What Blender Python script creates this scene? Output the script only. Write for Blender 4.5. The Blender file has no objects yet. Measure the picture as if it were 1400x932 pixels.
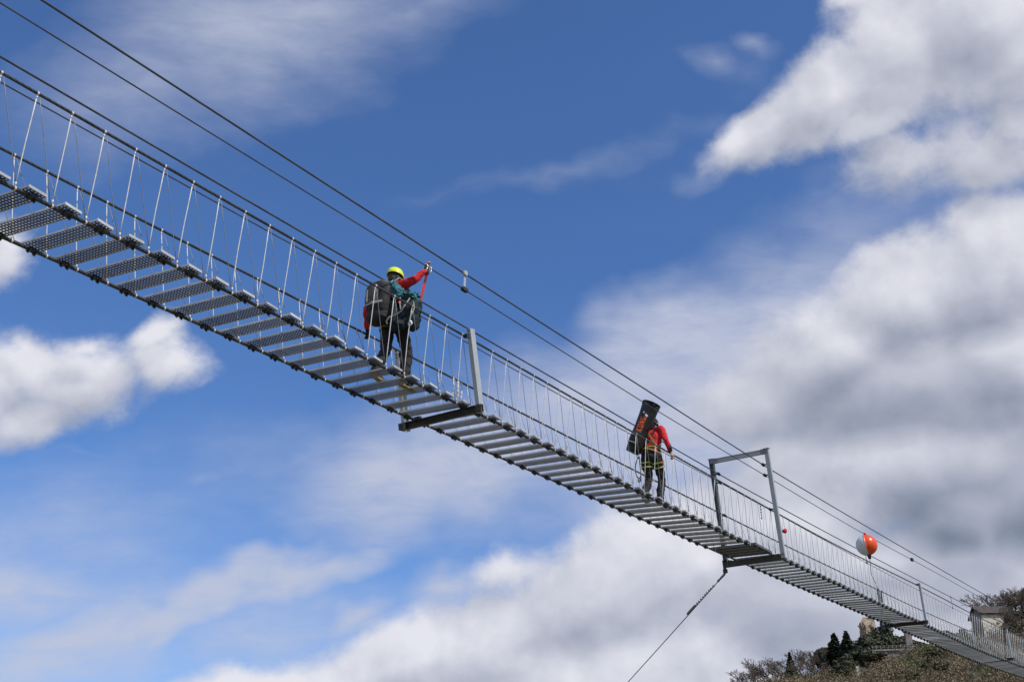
import bpy, bmesh, math, random
from mathutils import Vector, Matrix
import numpy as np

# ------------------------------------------------------------------ camera, sky, sun, exposure
SC = bpy.context.scene
COL = SC.collection
random.seed(7)
FPX = 1594.4                       # focal length in photograph pixels (1400 wide)
YAW, PITCH = 0.56345, 0.44131
EYE = Vector((0.0, 0.0, 1.6))
cam_d = bpy.data.cameras.new('camera')
cam_d.sensor_width = 36.0
cam_d.lens = FPX / 1400.0 * 36.0
cam_d.clip_start = 0.05
cam_d.clip_end = 20000.0
cam = bpy.data.objects.new('camera', cam_d)
COL.objects.link(cam)
cam.location = EYE
cam.rotation_euler = (math.pi / 2 + PITCH, 0, YAW)
SC.camera = cam
AX_F = Vector((-math.sin(YAW) * math.cos(PITCH), math.cos(YAW) * math.cos(PITCH), math.sin(PITCH)))
AX_R = Vector((math.cos(YAW), math.sin(YAW), 0))
AX_U = AX_R.cross(AX_F)

SUN = Vector((0.66, -0.07, 0.75)).normalized()
SUN_EL = math.asin(SUN.z)
SUN_AZ = math.atan2(SUN.x, SUN.y)          # clockwise from +Y, as the sky texture counts it
ld = bpy.data.lights.new('sun', 'SUN')
ld.energy = 3.6
ld.angle = math.radians(0.55)
ld.color = (1.0, 0.95, 0.87)
sun = bpy.data.objects.new('sun', ld)
COL.objects.link(sun)
sun.rotation_euler = SUN.to_track_quat('Z', 'Y').to_euler()
sun.location = (30, -20, 60)

SC.view_settings.view_transform = 'Standard'
SC.view_settings.look = 'None'
SC.view_settings.exposure = 0.0
SC.view_settings.gamma = 1.0
SC.view_settings.use_curve_mapping = False
SC.render.film_transparent = False
SC.cycles.max_bounces = 6


class Nodes:
    """short hand for building node trees"""
    def __init__(self, tree):
        self.t = tree

    def n(self, kind, **kw):
        nd = self.t.nodes.new(kind)
        for k, v in kw.items():
            setattr(nd, k, v)
        return nd

    def link(self, a, b):
        self.t.links.new(a, b)

    def put(self, sock, v):
        if isinstance(v, bpy.types.NodeSocket):
            self.t.links.new(v, sock)
        else:
            sock.default_value = v

    def math(self, op, a, b=None, c=None, clamp=False):
        nd = self.n('ShaderNodeMath', operation=op, use_clamp=clamp)
        self.put(nd.inputs[0], a)
        if b is not None: self.put(nd.inputs[1], b)
        if c is not None: self.put(nd.inputs[2], c)
        return nd.outputs[0]

    def vmath(self, op, a, b=None, scale=None):
        nd = self.n('ShaderNodeVectorMath', operation=op)
        self.put(nd.inputs[0], a)
        if b is not None: self.put(nd.inputs[1], b)
        if scale is not None: self.put(nd.inputs['Scale'], scale)
        return nd.outputs['Value'] if op in ('DOT_PRODUCT', 'LENGTH') else nd.outputs['Vector']

    def noise(self, vec, scale, detail=4.0, rough=0.5, lac=2.0, dist=0.0, color=False):
        nd = self.n('ShaderNodeTexNoise')
        self.put(nd.inputs['Vector'], vec)
        nd.inputs['Scale'].default_value = scale
        nd.inputs['Detail'].default_value = detail
        nd.inputs['Roughness'].default_value = rough
        nd.inputs['Lacunarity'].default_value = lac
        nd.inputs['Distortion'].default_value = dist
        return nd.outputs['Color'] if color else nd.outputs['Fac']

    def step(self, v, lo, hi, a=0.0, b=1.0, smooth=True):
        nd = self.n('ShaderNodeMapRange', interpolation_type='SMOOTHSTEP' if smooth else 'LINEAR')
        nd.clamp = True
        self.put(nd.inputs['Value'], v)
        nd.inputs['From Min'].default_value = lo
        nd.inputs['From Max'].default_value = hi
        nd.inputs['To Min'].default_value = a
        nd.inputs['To Max'].default_value = b
        return nd.outputs['Result']

    def mix(self, fac, a, b, blend='MIX'):
        nd = self.n('ShaderNodeMix', data_type='RGBA', blend_type=blend)
        self.put(nd.inputs['Factor'], fac)
        self.put(nd.inputs['A'] if False else nd.inputs[6], a)
        self.put(nd.inputs[7], b)
        return nd.outputs[2]


def sky_uv(px, py):
    """heading and height (radians, about the fixed axes AX_*) of a direction in the sky"""
    x, y = (px - 700) / FPX, (466 - py) / FPX
    return math.atan2(x, 1.0), math.asin(y / math.sqrt(1 + x * x + y * y))


def blob_field(N, uv, blobs):
    """largest of a set of soft elliptical cloud bodies, 0..1"""
    acc = None
    for cx, cy, rx, ry, ang, w in blobs:
        u, v = sky_uv(cx, cy)
        mp = N.n('ShaderNodeMapping', vector_type='TEXTURE')
        N.put(mp.inputs['Vector'], uv)
        mp.inputs['Location'].default_value = (u, v, 0)
        mp.inputs['Rotation'].default_value = (0, 0, math.radians(ang))
        mp.inputs['Scale'].default_value = (rx / FPX, ry / FPX, 1)
        gr = N.n('ShaderNodeTexGradient', gradient_type='SPHERICAL')
        N.link(mp.outputs['Vector'], gr.inputs['Vector'])
        if acc is None:
            acc = N.math('MULTIPLY', gr.outputs['Fac'], w)
        else:
            s = N.math('MULTIPLY', gr.outputs['Fac'], w)
            acc = N.math('SMOOTH_MAX', acc, s, 0.12)
    return acc


CUMULUS = [  # centre, radii, tilt, fullness of each cumulus body, in photograph pixels
    # upper right cloud
    (1050, 180, 110, 60, 25, 1.0), (1130, 130, 150, 85, 34, 1.15), (1230, 70, 170, 120, 38, 1.2), (1345, 40, 190, 140, 10, 1.25),
    (1440, 70, 190, 120, 0, 1.2), (1190, 175, 120, 45, 10, .8), (1015, 200, 85, 45, 25, .95),
    (1170, 5, 70, 40, 20, .75),
    # grey cloud below it
    (1240, 235, 130, 75, -10, .72), (1350, 225, 130, 90, 0, .85), (1400, 180, 90, 60, 0, .95),
    # large right cumulus
    (1370, 370, 200, 120, 10, 1.3), (1250, 400, 170, 110, 25, 1.25), (1150, 480, 210, 120, 25, 1.15), (1050, 540, 170, 110, 20, .9),
    (1250, 530, 260, 130, 8, 1.35), (1400, 500, 220, 160, 0, 1.35), (1180, 600, 180, 50, -5, .9),
    # dark cloud right of the ball
    (1320, 700, 160, 110, 5, 1.2), (1420, 690, 170, 140, 0, 1.25), (1160, 690, 160, 80, 0, .85), (1050, 650, 130, 60, 0, .7), (1250, 620, 160, 50, 5, .8),
    (1300, 790, 240, 100, 0, 1.0), (1420, 800, 200, 140, 0, 1.1), (1200, 760, 200, 90, 0, .95), (1150, 640, 240, 110, 0, 1.05), (1250, 640, 300, 150, 0, 1.25), (1060, 710, 220, 120, 0, 1.05),
    # wide bank along the bottom
    (440, 945, 280, 85, 10, 1.25), (300, 950, 180, 50, 8, .9), (560, 905, 220, 90, 18, 1.15), (640, 890, 260, 110, 22, 1.15), (820, 810, 240, 130, 20, 1.2), (960, 770, 260, 130, 5, 1.2), (1120, 830, 240, 150, 0, 1.2),
    (860, 920, 400, 130, 0, 1.3), (1290, 880, 180, 90, 0, 1.0), (700, 775, 130, 60, 15, .7),
    # left cumulus
    (30, 500, 130, 85, 0, .92), (130, 495, 130, 75, -8, .86), (115, 462, 70, 44, 0, .74), (30, 468, 60, 50, 0, .72), (222, 492, 92, 62, -20, .86), (45, 565, 110, 58, 10, .95), (212, 455, 64, 42, 20, .8), (100, 525, 150, 85, 0, .95), (10, 580, 80, 50, 0, .8),
    (-40, 520, 120, 110, 0, 1.0), (0, 345, 75, 65, 20, .85),
]
THICK = [  # heavy grey bellies of the same clouds
    (1335, 60, 170, 95, 0, .95), (1410, 170, 130, 70, 0, .6), (1240, 240, 160, 85, 0, 1.0), (1340, 250, 130, 80, 0, .8), (1360, 430, 150, 80, 0, .95), (1430, 420, 130, 120, 0, .8),
    (1200, 548, 320, 95, 3, 1.75), (1390, 530, 180, 75, -8, 1.4), (1040, 545, 140, 85, 30, 1.0), (1315, 700, 170, 100, 8, 2.4), (1425, 710, 190, 130, 0, 2.4), (1300, 790, 210, 50, 0, 1.7),
    (1085, 840, 180, 85, 0, 1.3), (1160, 800, 150, 60, 0, 1.2), (1050, 640, 130, 65, 0, .8), (760, 870, 220, 42, 12, .8), (700, 912, 220, 32, 5, .7), (930, 905, 160, 34, 0, .7),
    (60, 565, 150, 52, 0, .8), (140, 540, 110, 42, 0, .6),
]
VEIL = [  # thin high cloud
    (350, 40, 360, 160, 17, .85), (180, 110, 230, 150, 30, .62), (560, 10, 260, 80, 10, .5),
    (930, 490, 310, 130, 28, 1.6), (870, 610, 330, 150, 8, 1.25), (1050, 430, 260, 140, 35, 1.15), (930, 560, 260, 110, 10, 1.2), (1180, 320, 220, 150, 20, .5),
    (800, 570, 330, 140, 5, 1.1), (600, 640, 330, 130, 8, 1.2), (470, 690, 200, 70, 5, .7), (480, 700, 180, 60, 5, .5), (900, 660, 260, 90, 0, .85),
    (240, 828, 340, 52, 20, 1.4), (410, 770, 210, 38, 20, 1.25), (90, 880, 270, 100, 18, 1.1), (30, 800, 210, 95, -10, .95), (250, 900, 240, 60, 15, .5),
    (280, 668, 90, 40, 10, .42), (300, 715, 80, 20, -8, .36), (110, 630, 200, 16, -8, .28),
    (760, 222, 330, 32, 14, .38), (620, 258, 200, 22, 12, .26), (1000, 170, 110, 30, 10, .36), (100, 700, 300, 120, 0, .3), (1010, 100, 90, 60, 20, .3), (1050, 320, 60, 30, 40, .4),
    (1030, 60, 55, 24, -15, .55), (470, 828, 80, 44, 8, 1.0), (600, 797, 130, 60, 18, 1.1), (968, 80, 34, 60, 70, .5), (960, 230, 60, 30, 0, .4), (840, 690, 240, 90, 0, .9), (960, 600, 260, 110, 10, .95), (100, 760, 380, 160, 5, .62), (330, 860, 350, 120, 12, .75), (60, 900, 320, 100, 0, 1.0), (420, 660, 420, 140, 6, .42), (500, 620, 300, 90, 10, .42), (1150, 330, 200, 130, 25, .6),
]


def cloud_group(name, blobs, warp, scale, amp, stretch):
    g = bpy.data.node_groups.new(name, 'ShaderNodeTree')
    g.interface.new_socket('Direction', in_out='INPUT', socket_type='NodeSocketVector')
    g.interface.new_socket('Amount', in_out='OUTPUT', socket_type='NodeSocketFloat')
    g.interface.new_socket('Body', in_out='OUTPUT', socket_type='NodeSocketFloat')
    N = Nodes(g)
    gi, go = N.n('NodeGroupInput'), N.n('NodeGroupOutput')
    d = N.vmath('NORMALIZE', gi.outputs[0])
    dr, du, df = (N.vmath('DOT_PRODUCT', d, tuple(a)) for a in (AX_R, AX_U, AX_F))
    u, v = N.math('ARCTAN2', dr, df), N.math('ARCSINE', du)
    cb = N.n('ShaderNodeCombineXYZ')
    N.link(u, cb.inputs[0]); N.link(v, cb.inputs[1])
    w = N.noise(d, 9.0, 3.0, .55, color=True)
    w = N.vmath('SCALE', N.vmath('SUBTRACT', w, (.5, .5, .5)), scale=warp)
    w = N.vmath('MULTIPLY', w, (1, 1, 0))
    uv = N.vmath('ADD', cb.outputs[0], w)
    m = blob_field(N, uv, blobs)
    # the rest of the sky carries the same kind of broken cloud
    far = N.step(N.math('MAXIMUM', N.math('MULTIPLY', N.math('ABSOLUTE', u), .8), N.math('MULTIPLY', N.math('ABSOLUTE', v), 1.05)), .40, .62)
    low = N.step(N.noise(d, 1.9, 2.0, .5), .38, .66)
    m = N.math('MAXIMUM', m, N.math('MULTIPLY', N.math('MULTIPLY', far, low), .9))
    mp = N.n('ShaderNodeMapping', vector_type='POINT')
    N.link(d, mp.inputs['Vector'])
    ca = N.n('ShaderNodeCombineXYZ')
    N.link(dr, ca.inputs[0]); N.link(du, ca.inputs[1]); N.link(df, ca.inputs[2])
    mp.inputs['Rotation'].default_value = (0, 0, math.radians(-stretch[2]))
    mp.inputs['Scale'].default_value = (stretch[0], stretch[1], 1)
    N.link(ca.outputs[0], mp.inputs['Vector'])
    f = N.noise(mp.outputs['Vector'], scale, 10.0, .63, 2.05, .15)
    f2 = N.noise(mp.outputs['Vector'], scale * .30, 3.0, .5)
    soft = N.math('ADD', m, N.math('MULTIPLY', N.math('SUBTRACT', f2, .5), amp * .55))
    out = N.math('ADD', soft, N.math('MULTIPLY', N.math('SUBTRACT', f, .5), amp))
    N.link(N.math('ADD', soft, N.math('MULTIPLY', N.math('SUBTRACT', f, .5), amp * .28)), go.inputs[1])
    # no cloud where there is no body
    out = N.math('MULTIPLY', out, N.step(m, .0, .18))
    N.link(out, go.inputs[0])
    return g


def build_world():
    w = bpy.data.worlds.new('World')
    SC.world = w
    w.use_nodes = True
    w.node_tree.nodes.clear()
    w.cycles.sampling_method = 'MANUAL'
    w.cycles.sample_map_resolution = 512
    N = Nodes(w.node_tree)
    out = N.n('ShaderNodeOutputWorld')
    bg = N.n('ShaderNodeBackground')
    bg.inputs['Strength'].default_value = SKY_STRENGTH
    N.link(bg.outputs[0], out.inputs['Surface'])
    sky = N.n('ShaderNodeTexSky', sky_type='NISHITA')
    sky.sun_disc = False
    sky.sun_elevation = SUN_EL
    sky.sun_rotation = SUN_AZ
    sky.altitude = 400
    sky.air_density = 1.0
    sky.dust_density = .6
    sky.ozone_density = 10.0
    tc = N.n('ShaderNodeTexCoord')
    d = tc.outputs['Generated']
    base = N.mix(1.0, sky.outputs[0], SKY_TINT, 'MULTIPLY')
    k = 1.0 / SKY_STRENGTH

    gv = cloud_group('veil_cloud', VEIL, .09, 7.0, .55, (1.0, 2.4, 22))
    gc = cloud_group('cumulus_cloud', CUMULUS, .060, 17.0, .85, (1.0, 1.15, 20))
    gt = cloud_group('cloud_belly', THICK, .06, 9.0, .55, (1.0, 1.3, 10))

    def use(g, vec):
        nd = N.n('ShaderNodeGroup')
        nd.node_tree = g
        N.put(nd.inputs[0], vec)
        return nd.outputs
    veil = use(gv, d)[0]
    va = N.step(veil, .03, 1.15, 0, 1.0)
    mpv = N.n('ShaderNodeMapping', vector_type='POINT')     # streaks of ice cloud, drawn out along the wind
    cv = N.n('ShaderNodeCombineXYZ')
    for q, a in enumerate((AX_R, AX_U, AX_F)):
        N.link(N.vmath('DOT_PRODUCT', d, tuple(a)), cv.inputs[q])
    mpv.inputs['Rotation'].default_value = (0, 0, math.radians(-24))
    mpv.inputs['Scale'].default_value = (1.0, 3.4, 1.0)
    N.link(cv.outputs[0], mpv.inputs['Vector'])
    fib = N.noise(mpv.outputs['Vector'], 15.0, 8.0, .62, 2.1, .4)
    va = N.math('MULTIPLY', va, N.step(fib, .22, .78, .62, 1.12, smooth=False))
    va = N.math('MINIMUM', va, .92)
    col = N.mix(va, base, (.52 * k, .56 * k, .70 * k, 1))
    toward = AX_U * .026 + AX_R * .012
    c0, b0 = use(gc, d)
    _c1, b1 = use(gc, N.vmath('ADD', d, tuple(toward)))
    th = use(gt, d)[1]
    ca = N.step(c0, .13, .62)
    slope = N.math('SUBTRACT', b0, b1)
    lit = N.math('MULTIPLY_ADD', slope, .50, .73)
    mott = N.noise(d, 15.0, 6.0, .55)
    bil = [N.noise(N.vmath('ADD', d, tuple((AX_U * .8 + AX_R * .5) * q)), 13.0, 7.0, .50, 2.1, .1) for q in (0.0, .017)]
    relief = N.math('SUBTRACT', bil[0], bil[1])
    lit = N.math('ADD', lit, N.math('MULTIPLY', relief, N.step(th, .1, 1.5, .80, .22)))
    lit = N.math('ADD', lit, N.math('MULTIPLY', N.math('SUBTRACT', mott, .5), .24))
    lit = N.math('SUBTRACT', lit, N.math('MULTIPLY', N.step(th, -.15, 1.9), .42))
    rp = N.n('ShaderNodeValToRGB')
    rp.color_ramp.interpolation = 'LINEAR'
    el = rp.color_ramp.elements
    el[0].position, el[0].color = 0.0, (.150, .180, .250, 1)
    e = el.new(.16); e.color = (.225, .26, .34, 1)
    el[len(el) - 1].position, el[len(el) - 1].color = 1.0, (.80, .80, .86, 1)
    e = el.new(.37); e.color = (.37, .40, .49, 1)
    e = el.new(.68); e.color = (.57, .585, .67, 1)
    N.link(lit, rp.inputs['Fac'])
    cc = N.mix(1.0, rp.outputs['Color'], (k, k, k, 1), 'MULTIPLY')
    col = N.mix(N.math('MULTIPLY', ca, .96), col, cc)
    N.link(col, bg.inputs['Color'])


SKY_STRENGTH = 0.13
SKY_TINT = (.94, 1.02, 1.12, 1)
build_world()


# ------------------------------------------------------------------ materials
def material(name, col, rough=.6, metal=0.0, var=.15, scale=8.0, bump=0.0, bscale=60.0, col2=None, spec=.5, attr=None, stretch=None, vary=0.0):
    """principled surface with mottled colour and fine relief"""
    m = bpy.data.materials.new(name)
    m.use_nodes = True
    N = Nodes(m.node_tree)
    b = m.node_tree.nodes['Principled BSDF']
    tc = N.n('ShaderNodeTexCoord')
    vec = tc.outputs['Object']
    if stretch:
        mp = N.n('ShaderNodeMapping')
        N.link(vec, mp.inputs['Vector'])
        mp.inputs['Scale'].default_value = stretch
        vec = mp.outputs['Vector']
    f = N.noise(vec, scale, 6.0, .6)
    f = N.step(f, .25, .75)
    c2 = col2 or tuple(c * (1 - 2.2 * var) for c in col)
    c1 = tuple(min(1, c * (1 + var)) for c in col)
    c = N.mix(f, (*c2, 1), (*c1, 1))
    if attr:
        at = N.n('ShaderNodeAttribute', attribute_name=attr)
        c = N.mix(1.0, c, at.outputs['Color'], 'MULTIPLY')
    if vary:                                 # each copy a little darker or lighter than the next
        oi = N.n('ShaderNodeObjectInfo')
        g = N.step(oi.outputs['Random'], 0, 1, 1 - vary * .6, 1 + vary * .4, smooth=False)
        cb = N.n('ShaderNodeCombineColor')
        for k in range(3):
            N.link(g, cb.inputs[k])
        c = N.mix(1.0, c, cb.outputs[0], 'MULTIPLY')
    N.link(c, b.inputs['Base Color'])
    r = N.step(N.noise(vec, scale * 2.3, 4.0, .6), .2, .8, max(.05, rough - .1), min(1, rough + .12))
    N.link(r, b.inputs['Roughness'])
    b.inputs['Metallic'].default_value = metal
    b.inputs['Specular IOR Level'].default_value = spec
    if bump:
        bp = N.n('ShaderNodeBump')
        bp.inputs['Strength'].default_value = bump
        bp.inputs['Distance'].default_value = .01
        N.link(N.noise(vec, bscale, 5.0, .6), bp.inputs['Height'])
        N.link(bp.outputs['Normal'], b.inputs['Normal'])
    return m


def strand_material(name, col, metal, rough, pitch):
    """twisted strands of a steel rope: stripes that climb round the cable (UV: x round, y along)"""
    m = material(name, col, rough, metal, .2, 3.0)
    N = Nodes(m.node_tree)
    b = m.node_tree.nodes['Principled BSDF']
    uv = N.n('ShaderNodeUVMap')
    sx = N.n('ShaderNodeSeparateXYZ')
    N.link(uv.outputs[0], sx.inputs[0])
    ph = N.math('ADD', N.math('MULTIPLY', sx.outputs[0], 6.0), N.math('MULTIPLY', sx.outputs[1], pitch))
    w = N.math('ABSOLUTE', N.math('SINE', N.math('MULTIPLY', ph, math.pi)))
    bp = N.n('ShaderNodeBump')
    bp.inputs['Strength'].default_value = .8
    bp.inputs['Distance'].default_value = .004
    N.link(w, bp.inputs['Height'])
    N.link(bp.outputs['Normal'], b.inputs['Normal'])
    return m


M = {}
M['cable'] = strand_material('cable_steel', (.075, .08, .085), .55, .5, 14)
M['thin_cable'] = strand_material('thin_cable_steel', (.09, .095, .105), .55, .5, 30)
M['galv'] = material('galvanized_steel', (.46, .49, .50), .5, .3, .045, 5, .08, 60)
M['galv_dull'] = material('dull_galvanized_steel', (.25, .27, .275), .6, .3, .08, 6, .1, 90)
M['tread'] = material('tread_steel', (.165, .168, .162), .6, .25, .10, 6, .12, 120, vary=.45)
M['tread_edge_lit'] = material('sunlit_tread_edge', (.55, .56, .55), .55, .25, .06, 6, .1, 90, vary=.4)  # tread steel again, sunlight on the edges put into a paler colour
M['black'] = material('black_clamp', (.032, .032, .034), .6, .1, .2, 20)
M['beam'] = material('dark_beam_steel', (.085, .087, .085), .6, .2, .15, 6, .1, 60)
M['rope'] = material('white_rope', (.70, .70, .69), .8, 0, .10, 30, .3, 240)
M['wire'] = material('grey_wire', (.27, .28, .30), .6, .3, .15, 40)
M['red'] = material('red_jacket', (.62, .020, .030), .85, 0, .14, 14, .5, 70)
M['dark_red'] = material('dark_red_cloth', (.20, .015, .03), .85, 0, .14, 14, .4, 70)
M['trousers'] = material('black_cloth', (.020, .019, .021), .85, 0, .25, 14, .5, 80)
M['trousers_grey'] = material('charcoal_cloth', (.019, .017, .0165), .85, 0, .2, 14, .5, 80)
M['skin'] = material('skin', (.52, .30, .22), .55, 0, .1, 25)
M['hair'] = material('dark_hair', (.018, .014, .012), .6, 0, .3, 80, .5, 300)
M['helmet'] = material('lime_helmet', (.72, .80, .045), .32, 0, .04, 5)
M['helmet_dark'] = material('dark_helmet', (.03, .03, .034), .45, 0, .1, 5)
M['glove'] = material('black_glove', (.018, .018, .018), .8, 0, .2, 30, .4, 120)
M['boot'] = material('boot_leather', (.035, .032, .03), .7, 0, .25, 30, .4, 90)
M['sole_tan'] = material('tan_sole', (.33, .27, .15), .8, 0, .2, 30)
M['sole'] = material('grey_sole', (.32, .31, .28), .8, 0, .2, 30)
M['pack'] = material('grey_pack_cloth', (.10, .097, .088), .85, 0, .22, 9, .5, 60)
M['pack_dark'] = material('black_pack_cloth', (.016, .016, .018), .75, 0, .25, 9, .5, 60)
M['teal'] = material('teal_cloth', (.028, .17, .21), .8, 0, .25, 8, .5, 40)
M['teal_dark'] = material('dark_teal_cloth', (.007, .026, .034), .8, 0, .25, 8, .5, 40)
M['pvc'] = material('black_coated_cloth', (.013, .014, .018), .42, 0, .2, 6, .25, 30)
M['orange_print'] = material('orange_print', (.80, .13, .03), .55, 0, .06, 30)
M['white_print'] = material('white_print', (.80, .80, .80), .55, 0, .05, 30)
M['lime'] = material('lime_webbing', (.45, .52, .09), .7, 0, .12, 40)
M['yellow'] = material('yellow_webbing', (.62, .50, .10), .7, 0, .12, 40)
M['webbing_red'] = material('red_webbing', (.60, .045, .04), .7, 0, .1, 40)
M['webbing_grey'] = material('grey_webbing', (.36, .35, .32), .8, 0, .1, 40)
M['alloy'] = material('bright_alloy', (.75, .76, .78), .3, .6, .06, 30)
M['ball_orange'] = material('orange_plastic', (.80, .085, .018), .30, 0, .05, 6)
M['ball_white'] = material('white_plastic', (.66, .68, .68), .32, 0, .05, 6)
M['concrete'] = material('concrete', (.34, .33, .31), .9, 0, .2, 1.2, .3, 12)
M['stone'] = material('ruin_stone', (.36, .28, .20), .95, 0, .3, .9, .6, 5)
M['plaster'] = material('cream_plaster', (.70, .66, .54), .9, 0, .1, .6)
M['plaster_grey'] = material('grey_and_shaded_plaster', (.24, .22, .21), .9, 0, .16, .5)  # grey walls, and house gables whose shade is painted in
M['roof'] = material('brown_roof', (.085, .07, .062), .9, 0, .25, 1.5, .4, 8)
M['window'] = material('window_glass', (.03, .035, .04), .15, 0, .1, 3)
M['bark'] = material('bark', (.085, .068, .055), .9, 0, .3, 3, .5, 12)
M['twig'] = material('bare_twigs', (.135, .105, .085), .9, 0, .2, .5)
M['leaf_dark'] = material('dark_evergreen', (.068, .078, .038), .8, 0, .3, .8)
M['leaf_fir'] = material('fir_needles', (.062, .076, .042), .8, 0, .3, .8)
M['leaf_olive'] = material('olive_leaves', (.085, .095, .038), .8, 0, .25, .8)
M['scrub'] = material('bare_scrub', (1, 1, 1), .9, 0, .12, .4, attr='tint')


# ------------------------------------------------------------------ object helpers
def link(name, me, mats, parent=None, loc=None, smooth=False):
    if smooth:
        me.polygons.foreach_set('use_smooth', [True] * len(me.polygons))
    if not isinstance(mats, (list, tuple)):
        mats = [mats]
    if not me.materials:
        for m in mats:
            me.materials.append(m)
    o = bpy.data.objects.new(name, me)
    COL.objects.link(o)
    if parent is not None:
        o.parent = parent
    if loc is not None:
        o.location = loc
    return o


def from_bm(name, bm, mats, parent=None, loc=None, smooth=False):
    me = bpy.data.meshes.new(name)
    bm.normal_update()
    bm.to_mesh(me)
    bm.free()
    return link(name, me, mats, parent, loc, smooth)


def thing(name, label, cat, loc=(0, 0, 0), rz=0.0, group=None):
    o = bpy.data.objects.new(name, None)
    o.empty_display_size = .2
    COL.objects.link(o)
    o.location = loc
    o.rotation_euler = (0, 0, rz)
    return tag(o, label, cat, group)


def tag(o, label, cat, group=None):
    o['label'] = label
    o['category'] = cat
    if group:
        o['group'] = group
    return o


def copy_tree(o, parent=None):
    c = o.copy()
    COL.objects.link(c)
    if parent is not None:
        c.parent = parent
    for ch in o.children:
        copy_tree(ch, c)
    return c


def box(bm, c, s, rot=None, mat=0):
    """box of size s about c, turned by the 3x3 matrix rot"""
    r = rot or Matrix.Identity(3)
    vs = []
    for x in (-.5, .5):
        for y in (-.5, .5):
            for z in (-.5, .5):
                vs.append(bm.verts.new(Vector(c) + r @ Vector((x * s[0], y * s[1], z * s[2]))))
    for f in ((0, 1, 3, 2), (4, 6, 7, 5), (0, 4, 5, 1), (2, 3, 7, 6), (0, 2, 6, 4), (1, 5, 7, 3)):
        fc = bm.faces.new([vs[i] for i in f])
        fc.material_index = mat
    return vs


def frames(pts, up=Vector((0, 0, 1))):
    out = []
    prev = None
    for i, p in enumerate(pts):
        a = pts[max(0, i - 1)]
        b = pts[min(len(pts) - 1, i + 1)]
        t = (b - a)
        t = t.normalized() if t.length > 1e-9 else Vector((0, 0, 1))
        if prev is None:
            u = up if abs(t.dot(up)) < .95 else Vector((0, 1, 0))
            s = t.cross(u).normalized()
        else:                               # carry the frame along so that the tube never twists
            s = prev - t * prev.dot(t)
            s = s.normalized() if s.length > 1e-6 else t.orthogonal().normalized()
        prev = s
        out.append((t, s, s.cross(t)))
    return out


def tube(bm, pts, r, n=8, cap=True, uv=False, mat=0, flat=1.0, up=Vector((0, 0, 1))):
    """tube along pts, radius r (number or one per point); flat squeezes it along its up side"""
    pts = [Vector(p) for p in pts]
    rr = r if isinstance(r, (list, tuple)) else [r] * len(pts)
    rings = []
    for (t, s, u), p, q in zip(frames(pts, up), pts, rr):
        qa, qb = q if isinstance(q, (list, tuple)) else (q, q * flat)
        rings.append([bm.verts.new(p + s * (qa * math.cos(2 * math.pi * k / n)) + u * (qb * math.sin(2 * math.pi * k / n))) for k in range(n)])
    lay = bm.loops.layers.uv.verify() if uv else None
    dist = 0.0
    for i in range(len(rings) - 1):
        d2 = dist + (pts[i + 1] - pts[i]).length
        for k in range(n):
            f = bm.faces.new((rings[i][k], rings[i][(k + 1) % n], rings[i + 1][(k + 1) % n], rings[i + 1][k]))
            f.material_index = mat
            f.smooth = True
            if uv:
                for lp, c in zip(f.loops, ((k / n, dist), ((k + 1) / n, dist), ((k + 1) / n, d2), (k / n, d2))):
                    lp[lay].uv = c
        dist = d2
    if cap:
        for ring, flip in ((rings[0], True), (rings[-1], False)):
            f = bm.faces.new(ring[::-1] if flip else ring)
            f.material_index = mat
    return rings


def strap(bm, pts, w, th, normal=None, mat=0):
    """flat webbing of width w and thickness th along pts"""
    pts = [Vector(p) for p in pts]
    rows = []
    for i, ((t, s, u), p) in enumerate(zip(frames(pts), pts)):
        if normal is not None:
            nn = Vector(normal(p) if callable(normal) else normal)
            s = t.cross(nn).normalized()
            u = s.cross(t)
        rows.append([bm.verts.new(p + s * a * w / 2 + u * b * th / 2) for a, b in ((-1, -1), (1, -1), (1, 1), (-1, 1))])
    for a, b in zip(rows, rows[1:]):
        for k in range(4):
            f = bm.faces.new((a[k], a[(k + 1) % 4], b[(k + 1) % 4], b[k]))
            f.material_index = mat
    for r, fl in ((rows[0], 1), (rows[-1], 0)):
        bm.faces.new(r[::-1] if fl else r).material_index = mat


def ball(bm, c, r, nu=14, nv=9, mat=0, rot=None):
    """ellipsoid of radii r"""
    r = Vector(r) if not isinstance(r, (int, float)) else Vector((r, r, r))
    q = rot or Matrix.Identity(3)
    c = Vector(c)
    rows = []
    for j in range(1, nv):
        a = math.pi * j / nv
        rows.append([bm.verts.new(c + q @ Vector((r.x * math.sin(a) * math.cos(2 * math.pi * k / nu), r.y * math.sin(a) * math.sin(2 * math.pi * k / nu), r.z * math.cos(a)))) for k in range(nu)])
    top, bot = bm.verts.new(c + q @ Vector((0, 0, r.z))), bm.verts.new(c - q @ Vector((0, 0, r.z)))
    for k in range(nu):
        k2 = (k + 1) % nu
        fs = [bm.faces.new((top, rows[0][k], rows[0][k2])), bm.faces.new((bot, rows[-1][k2], rows[-1][k]))]
        for a, b in zip(rows, rows[1:]):
            fs.append(bm.faces.new((a[k], b[k], b[k2], a[k2])))
        for f in fs:
            f.material_index = mat
            f.smooth = True


def limb(bm, pts, rad, n=12):
    """round-ended tapered limb for a body: pts with radii (side, front)"""
    tube(bm, pts, rad, n)
    for p, q in ((pts[0], rad[0]), (pts[-1], rad[-1])):
        a, b = q if isinstance(q, (list, tuple)) else (q, q)
        ball(bm, p, (min(a, b) if a != b else a,) * 3, n, 7)


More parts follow.
